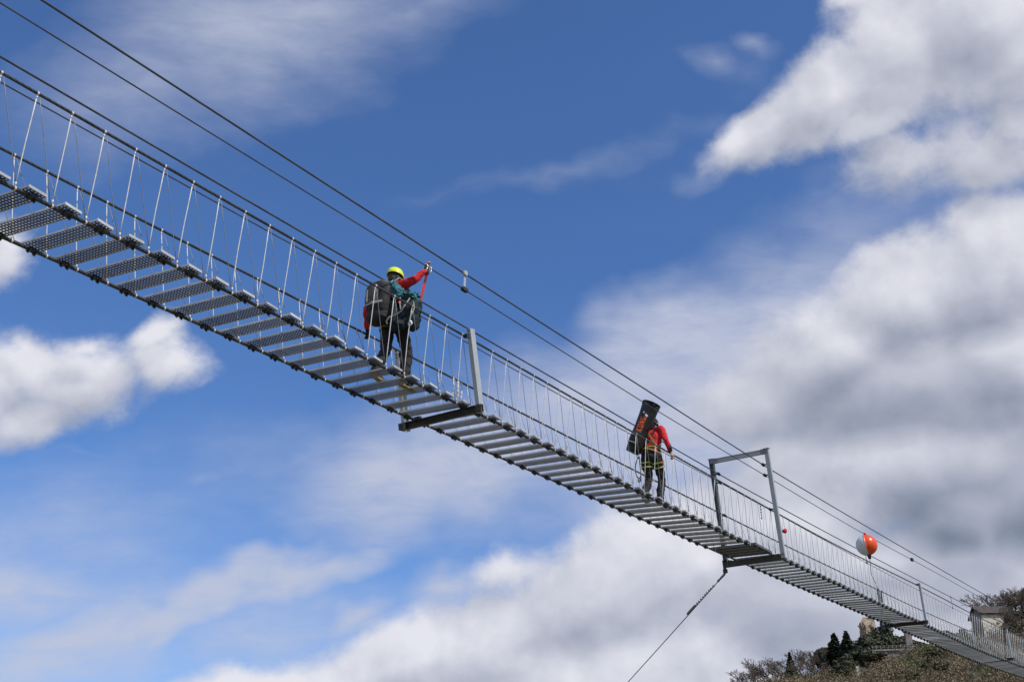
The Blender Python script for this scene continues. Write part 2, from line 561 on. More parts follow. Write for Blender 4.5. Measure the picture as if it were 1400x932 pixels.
def fuse(name, bm, voxel, mats, parent, folds=0.0, seed=0, iters=3):
    """merge overlapping volumes into one continuous skin, smooth it and give it slight folds"""
    me = bpy.data.meshes.new(name + '_volume')
    bmesh.ops.recalc_face_normals(bm, faces=bm.faces)
    bm.to_mesh(me)
    bm.free()
    tmp = bpy.data.objects.new('tmp', me)
    COL.objects.link(tmp)
    md = tmp.modifiers.new('r', 'REMESH')
    md.mode = 'VOXEL'
    md.voxel_size = voxel
    sm = tmp.modifiers.new('s', 'SMOOTH')
    sm.iterations = iters
    sm.factor = .6
    dg = bpy.context.evaluated_depsgraph_get()
    dg.update()
    out = bpy.data.meshes.new_from_object(tmp.evaluated_get(dg))
    bpy.data.objects.remove(tmp)
    bpy.data.meshes.remove(me)
    out.name = name
    if folds:
        from mathutils import noise
        for v in out.vertices:
            q = Vector((v.co.x * 9 + seed, v.co.y * 9, v.co.z * 16))
            v.co += v.normal * folds * noise.fractal(q, 1.0, 2.0, 3)
    out.materials.clear()
    return link(name, out, mats, parent, smooth=True)


# ------------------------------------------------------------------ the footbridge
D = .39                                    # metres from one tread to the next
BX, BZ = -23.3189 * D, 1.6 + 14.3314 * D
SL, CV = .039484, .00012662
TILT, TK = .24814, -.0020077
W, WH, WL, WP = 2.2699, 2.7781, 2.7770, 3.4472
RAIL, LUP, LLO = 2.6239, 5.2451, 4.5257
SAG = {  # slack of each cable (metres, every 8 treads from the near end)
    'nd': [-0.0428, -0.0212, 0.0015, 0.0153, 0.0034, 0.0056, -0.0203, -0.0366, -0.0112, 0.0037, -0.0113, -0.0314, -0.0416, -0.0713, -0.1089, -0.1202, -0.1084, -0.0898, -0.0717, -0.0552, -0.0394],
    'fd': [-0.026, -0.0151, -0.0037, 0.0081, 0.0007, 0.0117, 0.0131, 0.0123, 0.0046, -0.003, -0.0003, -0.0101, -0.0245, -0.0551, -0.0982, -0.1318, -0.1512, -0.1547, -0.1499, -0.1439, -0.1381],
    'nh': [0.0057, 0.0012, -0.0036, -0.0012, 0.0114, -0.0043, -0.017, -0.0291, -0.0403, -0.0393, -0.0141, 0.0364, 0.0782, 0.0894, 0.0775, 0.0802, 0.1026, 0.1263, 0.1469, 0.1656, 0.1834],
    'fh': [-0.0275, -0.0188, -0.0097, -0.0005, 0.0084, 0.0095, 0.0033, -0.0027, -0.0041, -0.0091, -0.0054, -0.002, -0.0055, -0.0127, -0.007, 0.0145, 0.0448, 0.0787, 0.1116, 0.1415, 0.1698],
    'nul': [0.0214, 0.0178, 0.0141, 0.0078, -0.0011, -0.0082, -0.0148, -0.0389, -0.0532, -0.0272, 0.0034, 0.0339, 0.0619, 0.085, 0.1037, 0.1189, 0.1314, 0.1417, 0.1507, 0.1587, 0.1663],
    'nll': [-0.0403, -0.0288, -0.0167, -0.0001, 0.0126, -0.0073, -0.032, -0.0226, -0.0067, -0.0056, 0.0096, 0.0549, 0.1097, 0.1464, 0.17, 0.1847, 0.1943, 0.2021, 0.2087, 0.2145, 0.2201],
    'ful': [0.0081, 0.0069, 0.0056, 0.0027, -0.0035, -0.0129, -0.0275, -0.0533, -0.0718, -0.0524, -0.0373, -0.0214, -0.0, 0.0229, 0.042, 0.0577, 0.0706, 0.0814, 0.0908, 0.0992, 0.1072],
    'fll': [-0.031, -0.0187, -0.0058, 0.01, 0.0278, 0.0029, -0.0072, -0.0032, 0.0146, 0.008, -0.0137, -0.0307, -0.0439, -0.0543, -0.0624, -0.0687, -0.0739, -0.0781, -0.0816, -0.0848, -0.0879],
}
LINES = {'nd': (W / 2, 0), 'fd': (-W / 2, 0), 'nh': (WH / 2, RAIL), 'fh': (-WH / 2, RAIL),
         'nul': (WL / 2, LUP), 'nll': (WL / 2, LLO), 'ful': (-WL / 2, LUP), 'fll': (-WL / 2, LLO)}
T0, T1 = -14.0, 200.0


def lean(t):
    return TILT + math.atan(SL + 2 * CV * t) + TK * t


def at(t, x, off):
    """point t treads along the bridge, x sideways and off up along its posts (in treads), in metres"""
    a = lean(t)
    return Vector((BX + x * D, (t - off * math.sin(a)) * D, BZ + (SL * t + CV * t * t + off * math.cos(a)) * D))


def on(line, t):
    x, off = LINES[line]
    s = SAG[line]
    k = min(max(t, 0), 159.99) / 8
    i = int(k)
    p = at(t, x, off)
    p.z += s[i] + (s[i + 1] - s[i]) * (k - i)
    return p


def deck_frame(t, skew=0.0):
    """origin and axes (across, along, up) of the walkway at t"""
    a, b = on('fd', t - skew / 2), on('nd', t + skew / 2)
    x = (b - a).normalized()
    m0, m1 = (on('fd', t - .3) + on('nd', t - .3)) / 2, (on('fd', t + .3) + on('nd', t + .3)) / 2
    y = (m1 - m0).normalized()
    z = x.cross(y).normalized()
    y = z.cross(x)
    return (a + b) / 2, Matrix((x, y, z)).transposed()


bridge = thing('suspension_footbridge', 'narrow steel cable footbridge with perforated treads slanting across the sky', 'footbridge', (BX, 0, BZ))


def part(name, bm, mat, parent=None, smooth=False):
    """a part in world coordinates under the bridge"""
    o = from_bm(name, bm, mat, parent or bridge, smooth=smooth)
    if parent is None:
        o.location = -bridge.location
    return o


# cables
for line, r, nm, mt, n in (('nd', .021, 'deck_cable', 'cable', 12), ('fd', .021, 'deck_cable', 'cable', 12), ('nh', .0165, 'handrail_cable', 'cable', 10), ('fh', .0165, 'handrail_cable', 'cable', 10),
                           ('nul', .0125, 'lifeline_cable', 'thin_cable', 8), ('nll', .0085, 'lifeline_cable', 'thin_cable', 8), ('ful', .0125, 'lifeline_cable', 'thin_cable', 8), ('fll', .0085, 'lifeline_cable', 'thin_cable', 8)):
    bm = bmesh.new()
    t, pts = T0, []
    while t <= T1:
        pts.append(on(line, t))
        t += .5
    # soften the corners between the measured points
    for _ in range(6):
        pts = [pts[0]] + [(a + b * 2 + c) / 4 for a, b, c in zip(pts, pts[1:], pts[2:])] + [pts[-1]]
    tube(bm, pts, r, n, uv=True)
    part(nm, bm, M[mt])
bm = bmesh.new()
tube(bm, [at(t * .5, -WH / 2 + .12, RAIL * .36) for t in range(148, 400)], .006, 6)
part('kick_cable', bm, M['wire'])


def plate_bm(lx, ly, hole, nx, ny, z0, th):
    """perforated sheet lx by ly: a grid of square cells, each with an eight-sided hole"""
    bm = bmesh.new()
    px, py = lx / nx, ly / ny
    memo = {}

    def v(x, y, z):
        k = (round(x, 5), round(y, 5), z)
        if k not in memo:
            memo[k] = bm.verts.new(k)
        return memo[k]
    for i in range(nx):
        for j in range(ny):
            cx, cy = -lx / 2 + (i + .5) * px, -ly / 2 + (j + .5) * py
            out = [(cx + a * px / 2, cy + b * py / 2) for a, b in ((1, 0), (1, 1), (0, 1), (-1, 1), (-1, 0), (-1, -1), (0, -1), (1, -1))]
            inn = [(cx + hole * math.cos(k * math.pi / 4), cy + hole * math.sin(k * math.pi / 4)) for k in range(8)]
            for k in range(8):
                q = (k + 1) % 8
                bm.faces.new((v(*out[k], z0 + th), v(*out[q], z0 + th), v(*inn[q], z0 + th), v(*inn[k], z0 + th)))
                bm.faces.new((v(*out[q], z0), v(*out[k], z0), v(*inn[k], z0), v(*inn[q], z0)))
                bm.faces.new((v(*inn[k], z0), v(*inn[k], z0 + th), v(*inn[q], z0 + th), v(*inn[q], z0)))
    return bm


# one tread: perforated tray with turned-up edges and end plates, a black clamp under either end
TL, TW = 1.03, .205
bm = plate_bm(TL, TW, .0134, 25, 5, .024, .004)
for s in (-1, 1):
    box(bm, (0, s * (TW / 2 + .002), .024 + .011), (TL, .004, .022), mat=1)
    box(bm, (s * (TL / 2 + .002), 0, .024 + .0145), (.004, TW + .008, .029), mat=1)
tread_me = bpy.data.meshes.new('tread')
bm.to_mesh(tread_me)
bm.free()
tread_me.materials.append(M['tread'])
tread_me.materials.append(M['tread_edge_lit'])
bm = bmesh.new()
box(bm, (0, 0, .001), (.058, .088, .038))
box(bm, (0, .040, -.030), (.045, .022, .014))
box(bm, (0, -.040, -.030), (.045, .022, .014))
tube(bm, [(0, .040, -.052), (0, .040, -.034)], .009, 6)
tube(bm, [(0, -.040, -.052), (0, -.040, -.034)], .009, 6)
clamp_me = bpy.data.meshes.new('cable_clamp')
bm.to_mesh(clamp_me)
bm.free()
clamp_me.materials.append(M['black'])

PANELS = ((59.55, 62.35), (63.3, 64.75))
POSTS = {'A': 32.122, 'P': 62.838, 'C': 94.961, 'D': 129.561, 'E': 163.5}
SKEW = .27
i = -26
while True:
    t = 13.66 + .998 * i
    i += 1
    if t > T1 - .5:
        break
    if any(a - .35 < t < b + .35 for a, b in PANELS) or any(abs(t - q) < .30 for q in POSTS.values()):
        continue
    o0, R = deck_frame(t, SKEW)
    jig = Matrix.Rotation(random.gauss(0, .022), 3, 'X') @ Matrix.Rotation(random.gauss(0, .012), 3, 'Z')
    o = link('tread', tread_me, M['tread'], bridge)
    o.matrix_local = Matrix.Translation(o0 - bridge.location + R @ Vector((random.gauss(0, .006), random.gauss(0, .005), 0))) @ (R @ jig).to_4x4()
    for s in (-1, 1):
        c = link('cable_clamp', clamp_me, M['black'], o)
        c.location = (s * W * D / 2, 0, 0)

for a, b in PANELS:                         # grating panels at the portal
    ly = (b - a) * D
    bm = plate_bm(1.0, ly, .011, 30, int(ly / .034), .024, .005)
    for s in (-1, 1):
        box(bm, (0, s * (ly / 2 + .003), .034), (1.0, .006, .05))
        box(bm, (s * .503, 0, .034), (.006, ly + .012, .05))
    for k in range(4):
        box(bm, (0, (k - 1.5) * ly / 4, .010), (.99, .018, .024))
    o0, R = deck_frame((a + b) / 2, .1)
    o = from_bm('grating_panel', bm, M['tread'], bridge)
    o.matrix_local = Matrix.Translation(o0 - bridge.location) @ R.to_4x4()


def post_axes(t):
    a = lean(t)
    z = Vector((0, -math.sin(a), math.cos(a)))
    x = Vector((1, 0, 0))
    return Matrix((x, z.cross(x), z)).transposed()


def channel(bm, p, R, length, web, fl, side, th=.008):
    """upright channel section: web facing sideways (side = +1 or -1), flanges turned inwards"""
    c = p + R @ Vector((0, 0, length / 2))
    box(bm, c, (th, web, length), R)
    for s in (-1, 1):
        box(bm, c + R @ Vector((-side * (fl / 2 + th / 2), s * (web / 2 - th / 2), -.002)), (fl, th, length - .004), R)


BOT = -.2897
for nm, t in POSTS.items():
    if nm == 'P':
        continue
    H = {'A': 2.8457}.get(nm, 2.9018)
    R = post_axes(t)
    sagn, sagf = on('nd', t) - at(t, W / 2, 0), on('fd', t) - at(t, -W / 2, 0)
    topn = (on('nh', t) - at(t, WH / 2, RAIL)).z
    for side, sg in ((1, sagn), (-1, sagf)):
        bm = bmesh.new()
        p = at(t, side * WP / 2, BOT) + (sg if nm == 'A' else Vector())
        L = (H - BOT) * D
        channel(bm, p, R, L, .115, .055, side)
        o = part('post', bm, M['galv'])
        bm = bmesh.new()                    # bolts and the eye that takes the handrail
        for dz in (.03, .085, .13):
            tube(bm, [p + R @ Vector((-side * .03, -.068, L - dz)), p + R @ Vector((-side * .03, -.052, L - dz))], .011, 6)
        hp = on('nh' if side > 0 else 'fh', t)
        box(bm, (hp + p + R @ Vector((-side * .02, 0, (hp - p).dot(R.col[2])))) / 2, (abs(hp.x - p.x) + .02, .06, .05), R)
        from_bm('rail_bracket', bm, M['black'], o)
    bm = bmesh.new()                        # cross beam under the deck
    c = at(t, 0, BOT) + (sagn + sagf) / 2 * (1 if nm == 'A' else 0) + R @ Vector((0, 0, .06))
    half = WP * D / 2 + .03
    dx = (at(t, 1, 0) - at(t, 0, 0))
    Rb = R.copy()
    tiltx = ((sagn - sagf).z if nm == 'A' else 0) / (WP * D)
    Rb = R @ Matrix.Rotation(-tiltx, 3, 'Y')
    box(bm, c + Rb @ Vector((0, 0, .008)), (2 * half, .008, .096), Rb)
    for s in (-1, 1):
        box(bm, c + Rb @ Vector((0, -.03, s * .05 + .008)), (2 * half, .068, .008), Rb)
    for s in (-.9, .9):
        box(bm, c + Rb @ Vector((s * W * D / 2, -.03, .084)), (.10, .06, .04), Rb)
    o = part('cross_beam', bm, M['beam'])
    bm = bmesh.new()                        # bolted end plates that take the posts
    for s in (-1, 1):
        q = c + Rb @ Vector((s * (WP * D / 2 - .005), -.012, 0))
        box(bm, q + Rb @ Vector((0, -.069, .008)), (.10, .008, .100), Rb)
        for bx in (-.03, .03):
            for bz in (-.035, .035):
                tube(bm, [q + Rb @ Vector((bx, -.088, bz)), q + Rb @ Vector((bx, -.066, bz))], .011, 6)
    from_bm('end_plate', bm, M['beam'], o)

# portal frame
t = POSTS['P']
R = post_axes(t)
frame_top = {}
HP = 5.9921
for side in (1, -1):
    p = at(t, side * WP / 2, BOT)
    L = (HP - BOT) * D
    bm = bmesh.new()
    if side > 0:
        box(bm, p + R @ Vector((0, 0, L / 2)), (.095, .095, L), R)
        bmesh.ops.bevel(bm, geom=list(bm.edges), offset=.008, segments=2, affect='EDGES')
    else:                                   # the far one shows its open side
        box(bm, p + R @ Vector((0, .045, L / 2)), (.10, .008, L), R)
        for sx in (-1, 1):
            box(bm, p + R @ Vector((sx * .046, -.004, L / 2)), (.008, .09, L - .004), R)
    o = part('portal_post', bm, M['galv'] if side > 0 else M['galv_dull'])  # far post duller: shade of its hollow put into the colour
    frame_top[side] = p + R @ Vector((0, 0, L))
    bm = bmesh.new()
    for ln in (('nul', 'nll', 'nh') if side > 0 else ('ful', 'fll', 'fh')):
        q = on(ln, t)
        h = (q - p).dot(R.col[2])
        j = p + R @ Vector((-side * .05, 0, h))
        box(bm, (q + j) / 2, (abs(q.x - j.x) + .03, .05, .022), R)
        tube(bm, [q + Vector((0, -.05, 0)), q + Vector((0, .05, 0))], .034 if 'l' in ln else .03, 8)
    from_bm('cable_bracket', bm, M['black'], o)
    bm = bmesh.new()
    box(bm, frame_top[side] + R @ Vector((0, 0, .007)), (.13, .13, .012), R)
    for sy in (-1, 1):
        box(bm, frame_top[side] + R @ Vector((-side * .055, sy * .052, -.05)), (.16, .008, .11), R)
    from_bm('corner_plate', bm, M['galv_dull'], o)
bm = bmesh.new()
c = (frame_top[1] + frame_top[-1]) / 2 + R @ Vector((0, 0, -.052))
Lb = WP * D - .10
box(bm, c, (Lb, .05, .085), R)
for s in (-1, 1):
    box(bm, c + R @ Vector((0, .0, s * .047)), (Lb, .09, .009), R)
part('portal_beam', bm, M['galv'])
bm = bmesh.new()
c = at(t, 0, BOT) + R @ Vector((0, 0, .035))
half = WP * D / 2 + .04
box(bm, c, (2 * half, .09, .10), R)
for s in (-1, 1):
    box(bm, c + R @ Vector((0, 0, s * .055)), (2 * half, .12, .010), R)
part('cross_beam', bm, M['beam'])
bm = bmesh.new()                            # gusset with a gap at the far end, takes the stay
e = at(t, -WP / 2, BOT)
box(bm, e + R @ Vector((-.055, 0, .03)), (.03, .11, .22), R)
tube(bm, [e + R @ Vector((.30, .0, .07)), e + R @ Vector((-.05, .0, .14))], .022, 6)
box(bm, e + R @ Vector((-.05, 0, -.10)), (.10, .03, .09), R)
part('stay_gusset', bm, M['beam'])
bm = bmesh.new()                            # a short chain that dangles by the near post
q = on('nh', 61.3)
for k in range(5):
    box(bm, q + Vector((.0, 0, -.06 - .065 * k)), (.016, .022, .042), Matrix.Rotation(k * 1.2, 3, 'Z'))
part('loose_chain', bm, M['black'])
bm = bmesh.new()
for k, s in enumerate((.2, .45, .7)):       # loose tails of rope at the post foot
    q = on('nd', 63.5 + s * 3)
    tube(bm, [q + Vector((0, 0, .05)), q + Vector((.03, .05, .12 - .1 * s)), q + Vector((.06, .16, .06)), q + Vector((.10, .2, .10))], .006, 5)
part('rope_tail', bm, M['rope'])

# spacers between the two lifelines
bm = bmesh.new()
a, b = on('nul', 32.6), on('nll', 32.6)
b = on('nll', 32.45)
box(bm, (a + b) / 2, (.012, .05, (a - b).length + .03), Matrix.Rotation(-.05, 3, 'X'))
for q in (a,):
    tube(bm, [q + Vector((0, -.05, -.002)), q + Vector((0, .05, .002))], .024, 8)
    box(bm, q + Vector((.02, 0, .0)), (.02, .07, .07))
sp = part('lifeline_spacer', bm, M['galv'])
bm = bmesh.new()
box(bm, b, (.06, .11, .05))
tube(bm, [b + Vector((0, -.08, 0)), b + Vector((0, .08, 0))], .02, 8)
from_bm('spacer_clamp', bm, M['black'], sp)
for ln, t in (('nll', 95.0),):
    bm = bmesh.new()
    q = on(ln, t)
    box(bm, q, (.07, .16, .08))
    tube(bm, [q + Vector((0, -.13, 0)), q + Vector((0, .13, 0))], .03, 8)
    part('lifeline_clamp', bm, M['black'])
for t in (92.0, 120.5):
    a, b = on('ful', t), on('fll', t)
    bm = bmesh.new()
    box(bm, (a + b) / 2, (.012, .05, (a - b).length + .04))
    box(bm, a, (.04, .09, .05))
    box(bm, b, (.04, .09, .05))
    part('lifeline_spacer', bm, M['galv_dull'])

# hangers: a white rope and a grey wire from every knot of either handrail
def hanger(bm, a, b, r, knot, rail_r, n=6):
    dirv = (b - a).normalized()
    mid = a.lerp(b, .5) + Vector((random.gauss(0, .004), random.gauss(0, .006), 0))
    tube(bm, [a, a.lerp(mid, .5), mid, mid.lerp(b, .5), b], r, n)
    if knot:
        s = Vector((0, 1, .05))
        tube(bm, [a - s * .010, a + s * .010], rail_r * .93, 8)
        tube(bm, [a + dirv * .030, a + dirv * .055], r * 1.35, 6)
        tube(bm, [b - s * .009, b + s * .009], .0245, 8)
        tube(bm, [b - dirv * .065, b - dirv * .030], r * 1.5, 6)


VIEW0, VIEW1 = 11.5, 150.0
rest = {'hanger_rope': bmesh.new(), 'brace_wire': bmesh.new()}
for rail, deck, f_top, f_bot in (('nh', 'nd', 12.945, 12.36), ('fh', 'fd', 12.34, 11.95)):
    for i in range(-24, 186):
        tt, tb = f_top + .998 * i, f_bot + .998 * i
        if tt < T0 + 1 or tb > T1 - 2 or any(abs(tt - q - .5) < .42 for q in POSTS.values()):
            continue
        jit = random.gauss(0, .035)
        for kind, b_t, r, mt in (('hanger_rope', tb + jit, .0060 if rail == 'nh' else .0052, 'rope'), ('brace_wire', tb + .998 + jit, .0038, 'wire')):
            seen = VIEW0 < tt < VIEW1
            bm = bmesh.new() if seen else rest[kind]
            a, b = on(rail, tt), on(deck, b_t)
            if kind == 'brace_wire':
                a = on(rail, tt + .05)
            hanger(bm, a, b, r, kind == 'hanger_rope', .0215)
            if seen:
                part(kind, bm, M[mt])
for kind, mt in (('hanger_rope', 'rope'), ('brace_wire', 'wire')):
    part(kind, rest[kind], M[mt])['kind'] = 'stuff'
# doubled ropes and a lashing just before the first post
bm = bmesh.new()
for s, r in ((31.15, .0065), (31.45, .0065), (31.65, .008)):
    a, b = on('fh', s + .9), on('nd', s)
    a = b + Vector((-.02, .05, .36))
    tube(bm, [a, a.lerp(b, .5) + Vector((.01, .01, 0)), b], r, 6)
    for k in range(4):
        tube(bm, [a.lerp(b, .2 * k + .1) + Vector((-.02, -.01, 0)), a.lerp(b, .2 * k + .1) + Vector((.02, .01, .012))], .009, 5)
part('rope_lashing', bm, M['rope'])


# ------------------------------------------------------------------ the two walkers
def hand(bm, wrist, palm, fingers_to, side_v, curl_v, r=.0105, thumb_to=None):
    """palm and five bent fingers: fingers leave the palm's end, spread along side_v, and bend towards curl_v"""
    wrist, palm = Vector(wrist), Vector(palm)
    fwd = (palm - wrist).normalized()
    side, curl = Vector(side_v).normalized(), Vector(curl_v).normalized()
    tube(bm, [wrist, wrist.lerp(palm, .5), palm + fwd * .02], [(.026, .020), (.038, .018), (.036, .016)], 10, up=curl)
    ball(bm, palm, (.036, .036, .036) if False else .030, 10, 6)
    for k, ln in enumerate((.85, 1.0, .95, .76)):
        b = palm + fwd * .022 + side * (.0255 - .017 * k)
        j1 = b + (fwd * .75 + curl * .45).normalized() * .036 * ln
        j2 = j1 + (fwd * .1 + curl * .95).normalized() * .027 * ln
        j3 = j2 + (curl * .6 - fwd * .75).normalized() * .021 * ln
        limb(bm, [b, j1, j2, j3], [r * 1.05, r, r * .92, r * .8], 7)
    tb = wrist.lerp(palm, .45) + side * .030
    t1 = tb + (side * .8 + fwd * .5 + curl * .2).normalized() * .036
    t2 = t1 + (fwd * .8 + curl * .5 - side * .1).normalized() * .030
    limb(bm, [tb, t1, t2], [r * 1.25, r * 1.1, r * .9], 7)


def boot(bm, ankle, toe, r=1.0):
    ankle, toe = Vector(ankle), Vector(toe)
    f = Vector((toe.x - ankle.x, toe.y - ankle.y, 0)).normalized()
    heel = Vector((ankle.x, ankle.y, toe.z)) - f * .055
    limb(bm, [ankle + Vector((0, 0, .10)), ankle, ankle + Vector((0, 0, -.04)) + f * .01], [.050, .050, .052], 10)
    limb(bm, [heel + Vector((0, 0, .030)), (heel + toe) / 2 + Vector((0, 0, .038)), toe + Vector((0, 0, .022))], [(.040, .036), (.046, .044), (.040, .028)], 10)


def sole(bm, ankle, toe, lift=0.0):
    ankle, toe = Vector(ankle), Vector(toe)
    f = Vector((toe.x - ankle.x, toe.y - ankle.y, 0)).normalized()
    s = Vector((f.y, -f.x, 0))
    h = Vector((ankle.x, ankle.y, toe.z)) - f * .09
    L = (Vector((toe.x, toe.y, 0)) - Vector((h.x, h.y, 0))).length + .03
    out = [(0, .026), (.02, .038), (.09, .040), (.14, .036), (.20, .046), (L - .04, .040), (L - .01, .022)]
    for z0, z1 in ((0.0, .022),):
        lo = [bm.verts.new(h + f * a + s * w + Vector((0, 0, z0 - .004))) for a, w in out] + [bm.verts.new(h + f * a - s * w + Vector((0, 0, z0 - .004))) for a, w in out[::-1]]
        hi = [bm.verts.new(v.co + Vector((0, 0, z1 - z0))) for v in lo]
        n = len(lo)
        bm.faces.new(lo[::-1])
        bm.faces.new(hi)
        for k in range(n):
            bm.faces.new((lo[k], lo[(k + 1) % n], hi[(k + 1) % n], hi[k]))
    for k in range(5):                       # lugs
        for sd in (-1, 1):
            box(bm, h + f * (.03 + .052 * k) + s * sd * .02 + Vector((0, 0, -.006)), (.022, .022, .010))


def make_person(pose, root, mats, hide_head=False):
    """pose: named joints. One continuous body, with clothing as its children"""
    J = {k: Vector(v) for k, v in pose.items() if not k.startswith('hand')}
    hd = J['head']
    up = (J['crown'] - J['neck']).normalized()
    face = Vector(pose['face']).normalized()
    sd = face.cross(up).normalized()
    face = up.cross(sd).normalized()
    bm = bmesh.new()
    limb(bm, [J['pelvis'], J['waist'], J['chest'], J['neck'] - up * .05], [(.150, .105), (.135, .095), (.165, .110), (.070, .060)], 14)
    limb(bm, [J['neck'] - up * .04, J['neck'] + up * .06], [.056, .052], 10)
    rot = Matrix((sd, face, up)).transposed()
    ball(bm, hd + up * .015, (.074, .094, .098), 16, 12, rot=rot)
    ball(bm, hd + face * .025 - up * .055, (.056, .066, .060), 14, 9, rot=rot)
    ball(bm, hd + face * .095 - up * .018, (.013, .019, .024), 8, 6, rot=rot)       # nose
    ball(bm, hd + face * .083 - up * .058, (.024, .010, .009), 8, 6, rot=rot)       # lips
    ball(bm, hd + face * .088 + up * .022, (.045, .010, .008), 8, 6, rot=rot)       # brow
    for s in (-1, 1):
        ball(bm, hd + sd * s * .076 - face * .008 - up * .008, (.009, .020, .032), 8, 6, rot=rot)
        a = 'R' if s > 0 else 'L'
        limb(bm, [J['sho' + a], J['elb' + a], J['wri' + a]], [.050, .040, .027], 10)
        limb(bm, [J['hip' + a], J['kne' + a], J['ank' + a]], [.080, .052, .036], 12)
        limb(bm, [J['ank' + a], (J['ank' + a] + J['toe' + a]) / 2 + Vector((0, 0, .01)), J['toe' + a] + Vector((0, 0, .03))], [.036, .034, .024], 8)
        limb(bm, [J['sho' + a], J['neck'] - up * .05], [.060, .055], 8)
        h = pose['hand' + a]
        hand(bm, J['wri' + a], h[0], None, h[1], h[2])
    body = fuse('body', bm, .0085, mats['skin'], root, iters=2)
    eye = bmesh.new()
    for s in (-1, 1):
        ball(eye, hd + face * .083 + sd * s * .030 + up * .004, .0125, 8, 6)
    from_bm('eyes', eye, mats['eye'], body)
    # jacket
    bm = bmesh.new()
    limb(bm, [J['pelvis'] + up * .02, J['waist'], J['chest'], J['neck'] - up * .045], [(.172, .125), (.155, .118), (.188, .132), (.082, .074)], 16)
    for a in 'LR':
        limb(bm, [J['sho' + a], J['sho' + a].lerp(J['elb' + a], .5), J['elb' + a], J['elb' + a].lerp(J['wri' + a], .5), J['wri' + a].lerp(J['elb' + a], .06)], [.075, .066, .057, .050, .041], 12)
        limb(bm, [J['sho' + a], J['neck'] - up * .06], [.076, .074], 10)
    limb(bm, [J['neck'] - up * .05, J['neck'] + up * .03], [.068, .064], 12)
    fuse('jacket', bm, .012, mats['jacket'], body, folds=.013, seed=mats['seed'])
    # trousers
    bm = bmesh.new()
    limb(bm, [J['pelvis'] + up * .06, J['pelvis'] - up * .04], [(.172, .128), (.168, .125)], 14)
    for a in 'LR':
        limb(bm, [J['hip' + a], J['hip' + a].lerp(J['kne' + a], .5), J['kne' + a], J['kne' + a].lerp(J['ank' + a], .45), J['ank' + a].lerp(J['kne' + a], .12), J['ank' + a] + (J['ank' + a] - J['kne' + a]).normalized() * .03], [.103, .090, .074, .076, .070, .068], 14)
    fuse('trousers', bm, .012, mats['trousers'], body, folds=.014, seed=mats['seed'] + 5)
    for a in 'LR':
        bm = bmesh.new()
        boot(bm, J['ank' + a], J['toe' + a])
        b = fuse('boot', bm, .010, mats['boot'], body, iters=2)
        bm = bmesh.new()
        sole(bm, J['ank' + a], J['toe' + a])
        from_bm('boot_sole', bm, mats['sole'], b)
    return body, J, rot, up, face, sd


def ring_band(bm, c, axis, rx, ry, w, th=.006, n=20, mat=0, fwd=Vector((0, 1, 0))):
    """closed band of webbing round a limb or the waist"""
    axis = axis.normalized()
    s = axis.cross(fwd).normalized()
    f = s.cross(axis).normalized()
    rows = []
    for k in range(n):
        a = 2 * math.pi * k / n
        d = s * math.cos(a) * rx + f * math.sin(a) * ry
        e = d.normalized() * th
        rows.append([bm.verts.new(c + d + axis * w / 2), bm.verts.new(c + d + e + axis * w / 2), bm.verts.new(c + d + e - axis * w / 2), bm.verts.new(c + d - axis * w / 2)])
    for k in range(n):
        a, b = rows[k], rows[(k + 1) % n]
        for j in range(4):
            bm.faces.new((a[j], b[j], b[(j + 1) % 4], a[(j + 1) % 4])).material_index = mat


# ---- first walker: right hand up on the lifeline, left hand on the far handrail
P1 = Vector((-8.985, 11.206, 7.722))
p1 = thing('person', 'person in lime helmet and red jacket reaching up to the overhead cable', 'person', P1)
pose1 = dict(
    pelvis=(-.01, -.03, .93), waist=(-.02, -.03, 1.10), chest=(-.035, -.015, 1.33), neck=(-.05, .01, 1.485), head=(-.055, .05, 1.63), crown=(-.058, .065, 1.75), face=(.15, .95, -.12),
    shoR=(.155, .02, 1.455), elbR=(.33, .00, 1.475), wriR=(.43, .125, 1.635), shoL=(-.225, -.01, 1.425), elbL=(-.44, -.06, 1.20), wriL=(-.60, .15, 1.045),
    hipR=(.085, .0, .91), kneR=(.085, .22, .50), ankR=(.07, .20, .10), toeR=(.085, .40, .005),
    hipL=(-.085, -.03, .91), kneL=(-.085, -.04, .48), ankL=(-.07, -.25, .105), toeL=(-.085, -.06, .005))
pose1['handR'] = ((.428, .135, 1.70), (0, 1, 0), (.75, 0, .4))
pose1['handL'] = ((-.625, .205, .995), (0, .9, .3), (-.75, .1, -.6))
m1 = dict(skin=M['skin'], eye=M['black'], jacket=M['red'], trousers=M['trousers'], boot=M['boot'], sole=M['sole_tan'], seed=1)
body1, J, rot, up, face, sd = make_person(pose1, p1, m1)
# helmet: lime shell with ridge and vents, dark rim and chin strap
bm = bmesh.new()
hc = J['head'] + up * .035
nu, nv = 24, 8
rows = []
for j in range(nv + 1):
    a = (math.pi / 2 + .10) * j / nv
    row = []
    for k in range(nu):
        b = 2 * math.pi * k / nu
        rr = 1 + .025 * math.cos(4 * b) * math.sin(a)
        row.append(bm.verts.new(hc + rot @ Vector((.108 * rr * math.sin(a) * math.cos(b), .130 * rr * math.sin(a) * math.sin(b) - .004, .115 * math.cos(a) + .006))))
    rows.append(row)
for a, b in zip(rows, rows[1:]):
    for k in range(nu):
        try:
            bm.faces.new((a[k], b[k], b[(k + 1) % nu], a[(k + 1) % nu])).smooth = True
        except ValueError:
            pass
bmesh.ops.remove_doubles(bm, verts=bm.verts, dist=.0005)
bmesh.ops.recalc_face_normals(bm, faces=bm.faces)
helmet = from_bm('helmet', bm, M['helmet'], body1, smooth=True)
sol = helmet.modifiers.new('shell', 'SOLIDIFY')
sol.thickness = .012
bm = bmesh.new()
